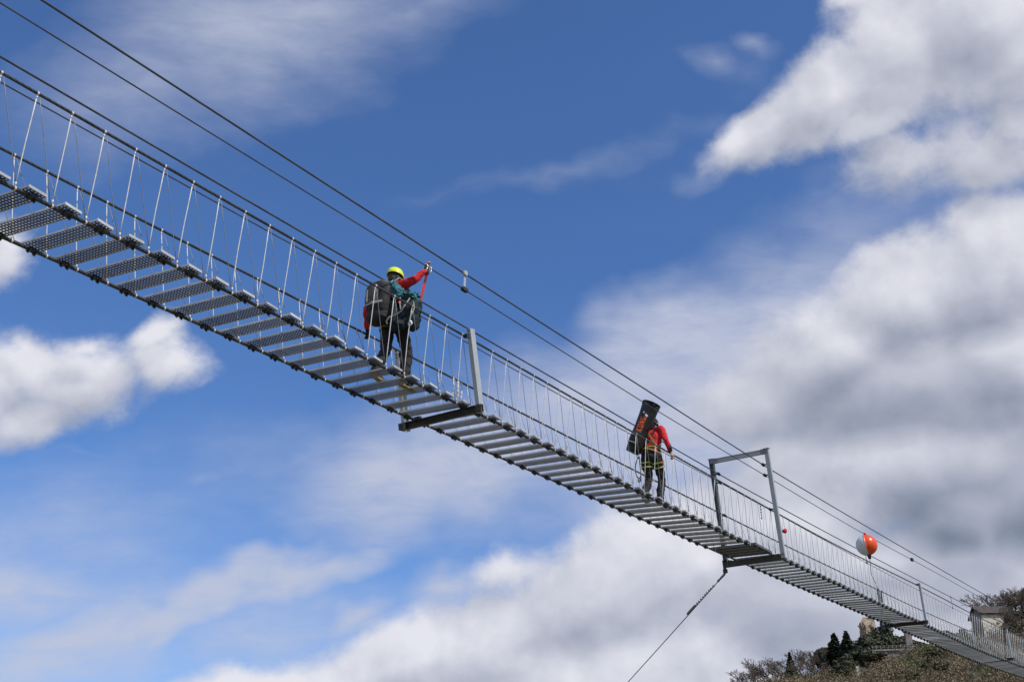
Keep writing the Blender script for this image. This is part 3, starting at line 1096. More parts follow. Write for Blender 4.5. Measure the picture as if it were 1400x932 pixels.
ring_band(bm, hc - up * .012, up, .106, .128, .016, .008, 24, fwd=face)
from_bm('helmet_rim', bm, M['helmet'], helmet)
bm = bmesh.new()
for k in (-1, 1):
    tube(bm, [hc + rot @ Vector((k * .045, .05 - .1 * j / 5, .104 - .012 * abs(j - 2.5))) for j in range(6)], .010, 6)
from_bm('helmet_vent', bm, M['helmet_dark'], helmet)
bm = bmesh.new()
ball(bm, J['head'] + up * .01, (.083, .103, .100), 16, 10, rot=rot)
from_bm('helmet_lining', bm, M['helmet_dark'], helmet, smooth=True)
bm = bmesh.new()
for s in (-1, 1):
    strap(bm, [J['head'] + rot @ Vector((s * .086, -.03, .02)), J['head'] + rot @ Vector((s * .080, .02, -.06)), J['head'] + rot @ Vector((0, .05, -.118))], .016, .004, normal=rot @ Vector((s, 0, 0)))
from_bm('chin_strap', bm, M['helmet_dark'], helmet)
bm = bmesh.new()
ball(bm, J['head'] - up * .06 - face * .045, (.070, .055, .07), 12, 8, rot=rot)
from_bm('hair', bm, M['hair'], body1, smooth=True)
for a in 'RL':                              # fingerless gloves
    bm = bmesh.new()
    h = pose1['hand' + a]
    w, p = J['wri' + a], Vector(h[0])
    f = (p - w).normalized()
    tube(bm, [w - f * .045, w, w.lerp(p, .5), p + f * .018], [(.038, .036), (.034, .030), (.046, .028), (.043, .026)], 12, up=Vector(h[2]))
    if a == 'L':
        for k in range(4):
            b = p + f * .022 + Vector(h[1]).normalized() * (.0255 - .017 * k)
            limb(bm, [b, b + (f * .75 + Vector(h[2]).normalized() * .45) * .038, b + f * .03 + Vector(h[2]).normalized() * .05], [.0145, .014, .013], 7)
    from_bm('glove', bm, M['glove'], body1, smooth=True)
# harness: waist belt and leg loops
bm = bmesh.new()
ring_band(bm, J['pelvis'] + up * .055, up, .178, .135, .038, .008)
ring_band(bm, J['pelvis'] + up * .02, up, .183, .138, .012, .008, mat=1)
for a in 'LR':
    ax = (J['kne' + a] - J['hip' + a])
    ring_band(bm, J['hip' + a] + ax * .24, ax, .106, .106, .026, .007, mat=1)
    ring_band(bm, J['hip' + a] + ax * .31, ax + Vector((0, .08, .04)), .100, .100, .010, .007)
from_bm('harness', bm, [M['pack_dark'], M['lime']], body1)

# grey backpack on his back
def blob_box(bm, c, s, rot, n=5, sharp=2.6, taper=0.0):
    """soft-cornered bag"""
    c, s = Vector(c), Vector(s)
    nu, nv = 40, 26
    def P(j, k):
        a, b = math.pi * j / nv - math.pi / 2, 2 * math.pi * k / nu
        d = Vector((math.cos(a) * math.cos(b), math.cos(a) * math.sin(b), math.sin(a)))
        l = (abs(d.x) ** sharp + abs(d.y) ** sharp + abs(d.z) ** sharp) ** (1 / sharp)
        d /= l
        k2 = 1 - taper * d.z
        return c + rot @ Vector((d.x * s.x / 2 * k2, d.y * s.y / 2 * k2, d.z * s.z / 2))
    rows = [[bm.verts.new(P(j, k)) for k in range(nu)] for j in range(1, nv)]
    t, b = bm.verts.new(P(nv, 0)), bm.verts.new(P(0, 0))
    for k in range(nu):
        k2 = (k + 1) % nu
        bm.faces.new((t, rows[-1][k], rows[-1][k2])).smooth = True
        bm.faces.new((b, rows[0][k2], rows[0][k])).smooth = True
        for r0, r1 in zip(rows, rows[1:]):
            bm.faces.new((r0[k], r0[k2], r1[k2], r1[k])).smooth = True
    return rows


def crumple(o, amp, scale, seed):
    """sagging cloth: broad dents, and sharper creases on top"""
    from mathutils import noise
    for v in o.data.vertices:
        q = v.co * scale + Vector((seed, 0, 0))
        v.co += v.normal * (amp * noise.fractal(q, 1.0, 2.0, 4) - amp * .9 * (1 - abs(noise.noise(Vector((q.x * 1.6, q.y * 1.6, q.z * 2.6))))) ** 6)


lr = Matrix.Rotation(-.06, 3, 'X')
bag = thing('backpack', 'grey backpack with black front pocket worn by the person in the lime helmet', 'backpack', P1)
bm = bmesh.new()
blob_box(bm, (-.045, -.265, 1.11), (.38, .25, .55), lr, sharp=3.2, taper=-.06)
o = from_bm('bag_body', bm, M['pack_dark'], bag, smooth=True)  # black cloth, the rope bag's shadow included in the colour
crumple(o, .016, 7, 3)
bm = bmesh.new()
blob_box(bm, (-.105, -.345, 1.17), (.23, .14, .38), lr, sharp=3.2)
o = from_bm('front_pocket', bm, M['pack'], bag, smooth=True)
crumple(o, .012, 9, 5)
bm = bmesh.new()
blob_box(bm, (-.05, -.27, .88), (.34, .24, .22), lr, sharp=3.0)
o = from_bm('bottom_compartment', bm, M['pack_dark'], bag, smooth=True)
crumple(o, .012, 9, 6)
bm = bmesh.new()
blob_box(bm, (-.08, -.245, 1.375), (.29, .23, .13), Matrix.Rotation(.25, 3, 'X'), sharp=3)
o = from_bm('lid', bm, M['pack'], bag, smooth=True)
crumple(o, .012, 9, 7)
bm = bmesh.new()
for s in (-1, 1):
    strap(bm, [(-.06 + s * .11, -.18, 1.40), (-.05 + s * .135, -.06, 1.54), (-.045 + s * .14, .05, 1.53), (-.04 + s * .14, .14, 1.35), (-.03 + s * .15, .12, 1.15), (-.02 + s * .18, -.06, 1.02), (-.05 + s * .15, -.18, .98)], .055, .016, normal=(s * .3, .3, .9))
from_bm('shoulder_strap', bm, M['webbing_grey'], bag)
bm = bmesh.new()
strap(bm, [(-.25, -.32, 1.04), (-.16, -.42, 1.02), (-.02, -.465, 1.01), (.12, -.42, 1.02)], .030, .006, normal=(0, -1, 0))
strap(bm, [(-.20, -.34, 1.32), (-.16, -.41, 1.26), (-.14, -.43, 1.06)], .02, .006, normal=(0, -1, 0))
from_bm('compression_strap', bm, M['webbing_grey'], bag)
bm = bmesh.new()
for k in range(4):
    box(bm, (-.19, -.32 + .02 * k, 1.25 - .06 * k), (.02, .012, .05), Matrix.Rotation(.3 * k, 3, 'Y'))
from_bm('buckle', bm, M['pack_dark'], bag)

# teal rope bag slung from his right shoulder
bag = thing('rope_bag', 'teal rope bag slung from the right shoulder of the person in the lime helmet', 'bag', P1)
bm = bmesh.new()
blob_box(bm, (.30, -.04, .96), (.30, .35, .54), Matrix.Rotation(.22, 3, 'Y'), sharp=2.4, taper=.10)
o = from_bm('bag_body', bm, M['teal_dark'], bag, smooth=True)
crumple(o, .035, 6, 1)
bm = bmesh.new()
blob_box(bm, (.16, -.20, 1.25), (.18, .18, .36), Matrix.Rotation(-.66, 3, 'Y'), sharp=2.3, taper=.25)
o = from_bm('bag_neck', bm, M['teal'], bag, smooth=True)
crumple(o, .03, 9, 2)
bm = bmesh.new()
blob_box(bm, (.33, -.06, 1.17), (.25, .28, .15), Matrix.Rotation(.45, 3, 'Y'), sharp=2.4)
o = from_bm('bag_flap', bm, M['teal'], bag, smooth=True)
crumple(o, .03, 9, 4)
bm = bmesh.new()
strap(bm, [(.10, -.19, 1.36), (.07, -.07, 1.55), (.07, .06, 1.55), (.16, .14, 1.35), (.28, .10, 1.14)], .05, .01, normal=(.2, .2, .9))
from_bm('carry_strap', bm, M['teal_dark'], bag)
bm = bmesh.new()
strap(bm, [(.425, -.215, 1.06), (.39, -.265, .95), (.356, -.29, .86), (.30, -.35, .79), (.236, -.40, .75)], .017, .008, normal=(.63, -.78, 0))
strap(bm, [(.33, -.30, 1.06), (.335, -.31, .97), (.345, -.30, .88)], .016, .010, normal=(.63, -.78, 0))
strap(bm, [(.45, -.16, 1.02), (.465, -.16, .92), (.44, -.20, .80), (.43, -.21, .70)], .014, .010, normal=(.63, -.78, 0))
strap(bm, [(.236, -.40, .75), (.20, -.41, .69), (.21, -.40, .66)], .02, .010, normal=(.63, -.78, 0))
from_bm('grey_strap', bm, M['webbing_grey'], bag)
bm = bmesh.new()
tube(bm, [(.435 + .03 * math.cos(a * .7), -.20, .69 + .035 * math.sin(a * .7)) for a in range(10)], .009, 6)
ball(bm, (.44, -.205, .705), (.024, .02, .024), 8, 6)
from_bm('metal_ring', bm, M['alloy'], bag)
bm = bmesh.new()
blob_box(bm, (.155, -.20, .93), (.13, .20, .36), Matrix.Identity(3), sharp=2.4)
blob_box(bm, (.20, -.19, .73), (.20, .20, .18), Matrix.Identity(3), sharp=2.3)
o = from_bm('gear_pouch', bm, M['teal_dark'], bag, smooth=True)
crumple(o, .03, 9, 8)

# red lanyard that hangs from the lifeline in his raised hand
lan = thing('lanyard', 'red webbing lanyard hanging from the overhead cable beside the raised hand', 'lanyard', P1)
cable_z = on('nll', 30.2).z - P1.z
bm = bmesh.new()
strap(bm, [(.432, .15, cable_z - .10), (.43, .12, 1.54), (.43, .09, 1.42)], .036, .010, normal=(.4, -.9, 0))
strap(bm, [(.43, .09, 1.42), (.43, .05, 1.27), (.42, .02, 1.12)], .038, .011, normal=(.4, -.9, 0), mat=1)
o = from_bm('webbing', bm, [M['dark_red'], M['webbing_red']], lan)
bm = bmesh.new()
for y in (.10, .19):
    pts = [(.432 + .032 * math.cos(a), y + .010 * math.sin(a), cable_z - .035 + .062 * math.sin(a)) for a in [k * math.pi / 6 for k in range(13)]]
    tube(bm, pts, .0085, 6)
from_bm('karabiner', bm, M['alloy'], lan)

# ---- second walker, with the tube bag
P2 = Vector((-8.886, 18.981, 8.106))
p2 = thing('person', 'person in red jacket and black trousers walking off under a tall tube bag', 'person', P2)
pose2 = dict(
    pelvis=(.0, -.03, .93), waist=(.01, -.01, 1.09), chest=(.03, .03, 1.31), neck=(.03, .085, 1.465), head=(.02, .15, 1.60), crown=(.02, .18, 1.71), face=(0, .97, -.2),
    shoR=(.215, .03, 1.43), elbR=(.33, -.03, 1.17), wriR=(.375, .06, .955), shoL=(-.165, .06, 1.40), elbL=(-.37, .02, 1.20), wriL=(-.28, .20, 1.10),
    hipR=(.09, -.01, .91), kneR=(.10, .19, .50), ankR=(.085, .10, .10), toeR=(.10, .31, .005),
    hipL=(-.085, -.03, .91), kneL=(-.09, .02, .49), ankL=(-.085, -.19, .105), toeL=(-.10, .005, .005))
pose2['handR'] = ((.385, .085, .885), (.2, .95, 0), (-.7, .3, -.3))
pose2['handL'] = ((-.23, .25, 1.13), (.2, .2, .9), (.6, -.3, 0))
m2 = dict(skin=M['skin'], eye=M['black'], jacket=M['red'], trousers=M['trousers_grey'], boot=M['boot'], sole=M['sole'], seed=9)
body2, J, rot, up, face, sd = make_person(pose2, p2, m2)
bm = bmesh.new()
ball(bm, J['head'] + up * .032 - face * .012, (.085, .106, .098), 16, 10, rot=rot)
ball(bm, J['head'] - up * .045 - face * .05, (.07, .05, .07), 12, 8, rot=rot)
from_bm('hair', bm, M['hair'], body2, smooth=True)
bm = bmesh.new()
ring_band(bm, J['neck'] + up * .0, up, .070, .066, .055, .012, fwd=face)
from_bm('collar', bm, M['pack_dark'], body2, smooth=True)
bm = bmesh.new()
w, h = J['wriR'], Vector(pose2['handR'][0])
f = (h - w).normalized()
limb(bm, [w - f * .11, w - f * .03], [.047, .043], 12)
from_bm('jacket_cuff', bm, M['pack_dark'], body2, smooth=True)
bm = bmesh.new()                            # short black overtrousers over the hips
limb(bm, [J['pelvis'] + up * .09, J['pelvis'] - up * .02], [(.178, .136), (.180, .138)], 14)
for a in 'LR':
    limb(bm, [J['hip' + a], J['hip' + a].lerp(J['kne' + a], .48)], [.110, .104], 14)
fuse('overtrousers', bm, .012, M['trousers'], body2, folds=.012, seed=30)
bm = bmesh.new()
ring_band(bm, J['pelvis'] + up * .13, up, .176, .140, .034, .009, mat=0)
ring_band(bm, J['pelvis'] + up * .09, up, .186, .146, .020, .009, mat=2)
ring_band(bm, J['pelvis'] + up * .16, up, .168, .134, .014, .009, mat=2)
for a in 'LR':
    ax = (J['kne' + a] - J['hip' + a])
    for q, ww in ((.30, .026), (.40, .012), (.50, .026)):
        ring_band(bm, J['hip' + a] + ax * q, ax, .114, .112, ww, .007, mat=1 if ww > .02 else 0)
strap(bm, [(.16, -.10, 1.02), (.10, -.15, 1.20), (-.02, -.13, 1.40)], .03, .008, normal=(0, -1, 0), mat=2)
strap(bm, [(-.12, -.12, 1.02), (.06, -.15, 1.22), (.17, -.08, 1.43)], .03, .008, normal=(0, -1, 0), mat=0)
tube(bm, [(-.16, -.11, 1.02), (-.05, -.165, 1.04), (.08, -.165, .99), (.17, -.10, .95), (.21, .0, .90)], .011, 6, mat=2)
strap(bm, [(.20, .0, .95), (.215, .02, .80), (.20, .06, .70)], .022, .01, normal=(1, 0, 0), mat=3)
from_bm('harness', bm, [M['pack_dark'], M['lime'], M['yellow'], M['webbing_red']], body2)

# tall black tube bag across his back
TB = Vector((-.265, -.265, .955))
TT = Vector((.155, -.20, 1.87))
ax = (TT - TB).normalized()
bag = thing('tube_bag', 'tall black tube bag with orange lettering tilted on the back of the far person', 'bag', P2)
bm = bmesh.new()
view = Vector((P2.x, P2.y, 0)).normalized()
fr = Vector((0, 0, 0)) - view                # faces back down the bridge
fr = (Vector((.28, -.96, 0)) - ax * Vector((.28, -.96, 0)).dot(ax)).normalized()
sr = fr.cross(ax).normalized() * -1
n = 20
prof = [(0, .10), (.012, .13), (.04, .148), (.25, .152), (.5, .150), (.75, .158), (.93, .172), (1.0, .168)]
rows = []
for q, r in prof:
    c = TB.lerp(TT, q)
    rows.append([bm.verts.new(c + (fr * math.cos(2 * math.pi * k / n) + sr * math.sin(2 * math.pi * k / n)) * r) for k in range(n)])
inner = [bm.verts.new(TT - ax * .05 + (fr * math.cos(2 * math.pi * k / n) + sr * math.sin(2 * math.pi * k / n)) * .152) for k in range(n)]
rows.append([bm.verts.new(TT + (fr * math.cos(2 * math.pi * k / n) + sr * math.sin(2 * math.pi * k / n)) * .155) for k in range(n)])
rows.append(inner)
for a, b in zip(rows, rows[1:]):
    for k in range(n):
        bm.faces.new((a[k], a[(k + 1) % n], b[(k + 1) % n], b[k])).smooth = True
bm.faces.new(rows[0][::-1])
bm.faces.new(inner)
bmesh.ops.recalc_face_normals(bm, faces=bm.faces)
o = from_bm('bag_tube', bm, M['pvc'], bag)
crumple(o, .022, 6, 4)
bm = bmesh.new()
blob_box(bm, TB.lerp(TT, .25) + fr * .13, (.20, .10, .34), Matrix((sr, fr, ax)).transposed(), sharp=3)
from_bm('side_pocket', bm, M['pack_dark'], bag, smooth=True)
bm = bmesh.new()
for q in (.16, .31):
    c = TB.lerp(TT, q) + fr * .20
    strap(bm, [c - sr * .09, c + fr * .004, c + sr * .05], .02, .006, normal=fr)
from_bm('pocket_buckle', bm, M['webbing_grey'], bag)
bm = bmesh.new()
tube(bm, [TT + (fr * math.cos(a) + sr * math.sin(a)) * .170 + ax * .004 for a in [2 * math.pi * k / 20 for k in range(21)]], .012, 6)
for a in (.6, 2.2, 3.9, 5.3):
    c = TT + (fr * math.cos(a) + sr * math.sin(a)) * .167
    box(bm, c - ax * .03, (.03, .03, .06), Matrix((sr, fr, ax)).transposed())
from_bm('bag_rim', bm, M['pack_dark'], bag)
bm = bmesh.new()
for s in (-1, 1):
    a = TB.lerp(TT, .72) - fr * .13 + sr * s * .07
    strap(bm, [a, Vector((.03 + s * .12, .02, 1.525)), Vector((.03 + s * .13, .17, 1.36)), Vector((.0 + s * .16, .10, 1.12)), TB.lerp(TT, .2) - fr * .13 + sr * s * .07], .05, .012, normal=(s * .3, .3, .9))
from_bm('shoulder_strap', bm, M['pack_dark'], bag)


def bag_mark(bm, polys, q0, across0, hgt, wid):
    """flat print wrapped on the tube: letter strokes in (along, across) cells"""
    for a0, b0, a1, b1, w in polys:
        N = 4
        pa, pb = [], []
        dx, dy = a1 - a0, b1 - b0
        l = math.hypot(dx, dy)
        nx, ny = -dy / l * w / 2, dx / l * w / 2
        for i in range(N + 1):
            for lst, s in ((pa, 1), (pb, -1)):
                u = a0 + dx * i / N + s * nx
                v = b0 + dy * i / N + s * ny
                ang = -(across0 + v * wid) / .155
                c = TB.lerp(TT, 0) + ax * (q0 + u * hgt)
                rr = .164
                lst.append(bm.verts.new(c + (fr * math.cos(ang) + sr * math.sin(ang)) * rr))
        for i in range(N):
            bm.faces.new((pa[i], pa[i + 1], pb[i + 1], pb[i]))


# letters K O N G read up the tube; cells run along the tube (u) and across it (v: 0 right, 1 left)
GL = {'K': [(0, 0, 0, 1, .26), (.1, .5, .9, 1, .26), (.1, .5, .9, 0, .26)],
      'O': [(0, .05, 0, .95, .26), (.8, .05, .8, .95, .26), (-.1, .1, .9, .1, .2), (-.1, .9, .9, .9, .2)],
      'N': [(0, 0, 0, 1, .24), (.8, 0, .8, 1, .24), (0, 1, .8, 0, .26)],
      'G': [(0, .05, 0, .95, .26), (-.1, .9, .9, .9, .2), (-.1, .1, .9, .1, .2), (.8, .05, .8, .45, .26), (.45, .42, .85, .42, .18)]}
bm = bmesh.new()
for k, ch in enumerate('KONG'):
    bag_mark(bm, [(a * .8 + .1, b, c * .8 + .1, d, w) for a, b, c, d, w in GL[ch]], .40 + k * .078, -.055, .066, .11)
from_bm('lettering', bm, M['orange_print'], bag)
bm = bmesh.new()
bag_mark(bm, [(0, 0.0, .9, 1.0, .34), (.2, .0, .5, .5, .3)], .715, -.055, .085, .11)
from_bm('logo_swoosh', bm, M['white_print'], bag)
bm = bmesh.new()
bag_mark(bm, [(0, 0, 1, 0, .5)], .84, -.27, .08, .10)
from_bm('side_print', bm, M['white_print'], bag)

# sling loops that hang at his left hip
rc = thing('sling_loops', 'grey sling loops dangling from the left hip of the far person', 'sling', P2)
bm = bmesh.new()
for dx, dy, L, r, m in ((-.24, -.08, .46, .008, 0), (-.215, -.12, .50, .007, 1), (-.26, -.05, .40, .007, 0)):
    pts = [Vector((dx + .05 * math.sin(a) * (1 - .3 * math.cos(a)), dy + .03 * math.cos(2 * a), .93 - L / 2 + L / 2 * math.cos(a) - .0)) for a in [2 * math.pi * k / 24 for k in range(25)]]
    tube(bm, pts, r, 6, mat=m)
from_bm('sling', bm, [M['pack_dark'], M['webbing_grey']], rc)
bm = bmesh.new()
for z in (.93, .46):
    tube(bm, [(-.235 + .022 * math.cos(a), -.09, z + .04 * math.sin(a)) for a in [k * math.pi / 6 for k in range(13)]], .008, 6)
from_bm('karabiner', bm, M['black'], rc)


# ------------------------------------------------------------------ marker ball, box, lamp, stays
q = on('nll', 82.0)
BR = .285
mb = thing('marker_ball', 'orange and white warning ball hung from the overhead cable', 'marker ball', q + Vector((.03, .02, -.325)))
nrm = Vector((.99, .13, 0)).normalized()
rot = Matrix((nrm, Vector((0, 0, 1)).cross(nrm), Vector((0, 0, 1)))).transposed() @ Matrix.Rotation(-.14, 3, 'Y')
for s, mt, in ((1, 'ball_orange'), (-1, 'ball_white')):
    bm = bmesh.new()
    rows = []
    for j in range(13):
        a = math.pi / 2 * j / 12
        rows.append([bm.verts.new(rot @ Vector((s * (BR * math.cos(a) + .004), BR * math.sin(a) * math.cos(b), BR * math.sin(a) * math.sin(b)))) for b in [2 * math.pi * k / 32 for k in range(32)]])
    rows.append([bm.verts.new(v.co * .95 if False else rot @ Vector((s * .004, (BR + .010) * math.cos(b), (BR + .010) * math.sin(b)))) for b in [2 * math.pi * k / 32 for k in range(32)]])
    for a, b in zip(rows, rows[1:]):
        for k in range(32):
            try:
                bm.faces.new((a[k], b[k], b[(k + 1) % 32], a[(k + 1) % 32])).smooth = True
            except ValueError:
                pass
    bmesh.ops.remove_doubles(bm, verts=bm.verts, dist=.0004)
    bmesh.ops.recalc_face_normals(bm, faces=bm.faces)
    h = from_bm('half_shell', bm, M[mt], mb, smooth=True)
    sol = h.modifiers.new('shell', 'SOLIDIFY')
    sol.thickness = .006
bm = bmesh.new()
tube(bm, [(0, 0, BR - .02), (-.005, 0, BR + .03), (-.02, -.01, BR + .07)], [.06, .034, .018], 10)
from_bm('top_clamp', bm, M['red'], mb)
bm = bmesh.new()
tube(bm, [(.03, 0, -BR + .02), (.035, 0, -BR - .03), (.04, 0, -BR - .10)], [.065, .05, .04], 10)
from_bm('bottom_fitting', bm, M['black'], mb)

tq = on('fh', 94.3)
cb = thing('control_box', 'slim dark box hung below the far handrail under the marker ball', 'box', tq + Vector((0, 0, -.20)))
bm = bmesh.new()
box(bm, (0, .05, 0), (.09, .12, .32))
bmesh.ops.bevel(bm, geom=list(bm.edges), offset=.008, segments=1, affect='EDGES')
from_bm('case', bm, M['black'], cb)
bm = bmesh.new()
box(bm, (0, -.16, -.02), (.03, .05, .34))
box(bm, (0, -.07, .10), (.02, .18, .02))
from_bm('mounting_strip', bm, M['galv_dull'], cb)
bm = bmesh.new()
top = mb.location + Vector((.04, 0, -BR - .08)) - cb.location
tube(bm, [top, top.lerp(Vector((0, -.16, .14)), .4) + Vector((0, -.25, -.1)), Vector((0, -.2, .3)), Vector((0, -.16, .14))], .008, 6)
from_bm('cord', bm, M['black'], cb)

R = post_axes(POSTS['P'])
base = at(POSTS['P'], WP / 2, BOT)
lamp = thing('warning_lamp', 'small red lamp clipped low on the near post of the portal', 'lamp', base + R @ Vector((.03, .08, .60)))
bm = bmesh.new()
tube(bm, [(.02, .01, -.005), (.05, .05, 0), (.075, .075, .02)], [.035, .055, .03], 10)
ball(bm, (.06, .06, .025), .036, 10, 7)
from_bm('lens', bm, M['red'], lamp, smooth=True)
bm = bmesh.new()
box(bm, (-.045, -.02, -.02), (.06, .11, .13))
from_bm('bracket', bm, M['black'], lamp)


def stay(a, b, label, mat, beads=False):
    s = thing('stay_cable', label, 'cable', b)
    bm = bmesh.new()
    n = 24
    pts = [a.lerp(b, k / n) - Vector((0, 0, 4 * (k / n) * (1 - k / n) * (a - b).length * .006)) - b for k in range(n + 1)]
    tube(bm, pts, .010, 8)
    from_bm('cable', bm, M['thin_cable'], s)
    d = (b - a).normalized()
    bm = bmesh.new()
    o = a - b
    tube(bm, [o + d * .02, o + d * .10, o + d * .30, o + d * .36], [.02, .028, .022, .03], 8)
    for k in range(9):
        tube(bm, [o + d * (.55 + .10 * k), o + d * (.60 + .10 * k)], .026, 8)
    tube(bm, [o + d * 1.45, o + d * 1.50, o + d * 1.85, o + d * 1.9], [.02, .032, .032, .02], 8)
    from_bm('turnbuckle', bm, M['galv_dull'], s)
    bm = bmesh.new()
    box(bm, (0, 0, -.25), (1.2, 1.2, .7))
    bmesh.ops.bevel(bm, geom=list(bm.edges), offset=.05, segments=2, affect='EDGES')
    tube(bm, [(0, 0, .05), (0, 0, .22)], .05, 8)
    from_bm('anchor_block', bm, M['concrete'], s)
    return s


# ------------------------------------------------------------------ land: valley floor and the wooded hill across it
def heading(px, el_y=466):
    return math.atan2(px - 700, FPX * math.cos(PITCH) - (466 - el_y) * math.sin(PITCH))


def ray(px, py):
    return (AX_F + AX_R * ((px - 700) / FPX) + AX_U * ((466 - py) / FPX)).normalized()


RIDGE = []                                   # (heading to the right of the view axis, tangent of the ridge's elevation)
for px, py in ((300, 1090), (700, 1010), (900, 962), (1000, 944), (1060, 930), (1110, 921), (1150, 916), (1190, 906), (1225, 898), (1260, 890), (1300, 880), (1330, 872), (1365, 856), (1400, 846), (1500, 826), (1640, 822), (1800, 880), (2200, 1010)):
    d = ray(px, py + 21)
    hd = math.atan2(d.dot(AX_R), d.dot(Vector((-math.sin(YAW), math.cos(YAW), 0))))
    RIDGE.append((hd, d.z / math.hypot(d.x, d.y)))
RIDGE = [(-1.2, .02)] + RIDGE + [(1.5, .05)]
R_TOP = 330.0
FWD = Vector((-math.sin(YAW), math.cos(YAW), 0))


def sstep(a, b, x):
    x = min(max((x - a) / (b - a), 0), 1)
    return x * x * (3 - 2 * x)


def ground(x, y):
    from mathutils import noise
    r = math.hypot(x, y)
    v = Vector((x, y, 0))
    hd = math.atan2(v.dot(AX_R), v.dot(FWD))
    e = .02
    for (a, ea), (b, eb) in zip(RIDGE, RIDGE[1:]):
        if a <= hd <= b:
            e = ea + (eb - ea) * (hd - a) / (b - a)
            break
    top = e * R_TOP + EYE.z
    h = top * (sstep(120, R_TOP, r) - .45 * sstep(R_TOP + 20, 900, r))
    h += 1.6 * noise.noise(Vector((x / 26, y / 26, 3))) * sstep(60, 150, r)
    # bank under the left-hand stay
    h += 4.0 * math.exp(-((x + 40) ** 2 + (y - 22) ** 2) / 200)
    h += .08 * noise.noise(Vector((x / 5, y / 5, 0)))
    return h


def build_ground():
    rs = [0, 2, 4, 7, 11, 16, 22, 30, 40, 52, 66, 82, 100, 118] + [118 + 9 * k for k in range(1, 28)] + [375, 400, 440, 500, 600, 750, 950, 1300, 2000, 3200, 5000]
    na = 220
    vs, fs = [], []
    for r in rs:
        for k in range(na):
            a = 2 * math.pi * k / na
            x, y = r * math.cos(a), r * math.sin(a)
            vs.append((x, y, ground(x, y)))
    for i in range(len(rs) - 1):
        for k in range(na):
            q = (k + 1) % na
            fs.append((i * na + k, (i + 1) * na + k, (i + 1) * na + q, i * na + q) if i else (k, na + k, na + q))
    me = bpy.data.meshes.new('ground')
    me.from_pydata(vs, [], fs)
    me.update()
    me.polygons.foreach_set('use_smooth', [True] * len(me.polygons))
    m = material('hillside_soil', (.15, .115, .075), .95, 0, .2, .06, .5, 1.2, col2=(.085, .088, .042))
    o = link('ground', me, m)
    o['kind'] = 'structure'
    return o


build_ground()


def polar(px, r):
    """ground point at range r in the direction that the compass heading of photograph column px gives"""
    d = ray(px, 880)
    u = Vector((d.x, d.y, 0)).normalized()
    x, y = u.x * r, u.y * r
    return Vector((x, y, ground(x, y)))


def on_ray(px, py, r):
    d = ray(px, py)
    return EYE + d * (r / math.hypot(d.x, d.y))


def quads_mesh(name, cen, nor, size, mat, aspect=1.0, tint=None):
    """many small leaf faces: centres, normals and sizes as arrays"""
    n = len(cen)
    rnd = np.random.default_rng(len(cen)).normal(size=(n, 3))
    t = np.cross(nor, rnd)
    t /= np.linalg.norm(t, axis=1, keepdims=True) + 1e-9
    b = np.cross(nor, t)
    b /= np.linalg.norm(b, axis=1, keepdims=True) + 1e-9
    s = size[:, None]
    v = np.stack([cen - t * s * .5 - b * s * .18 * aspect, cen + t * s * .05 - b * s * .42 * aspect, cen + t * s * .5 + b * s * .1 * aspect, cen - t * s * .05 + b * s * .42 * aspect], 1).reshape(-1, 3)
    me = bpy.data.meshes.new(name)
    me.vertices.add(4 * n)
    me.vertices.foreach_set('co', v.ravel())
    me.loops.add(4 * n)
    me.loops.foreach_set('vertex_index', np.arange(4 * n, dtype=np.int32))
    me.polygons.add(n)
    me.polygons.foreach_set('loop_start', np.arange(n, dtype=np.int32) * 4)
    me.polygons.foreach_set('loop_total', np.full(n, 4, dtype=np.int32))
    me.update()
    me.validate()
    if tint is not None:
        at = me.color_attributes.new('tint', 'FLOAT_COLOR', 'POINT')
        c = np.concatenate([np.repeat(tint, 4, 0), np.ones((4 * n, 1))], 1)
        at.data.foreach_set('color', c.astype(np.float32).ravel())
    me.materials.append(mat)
    return me


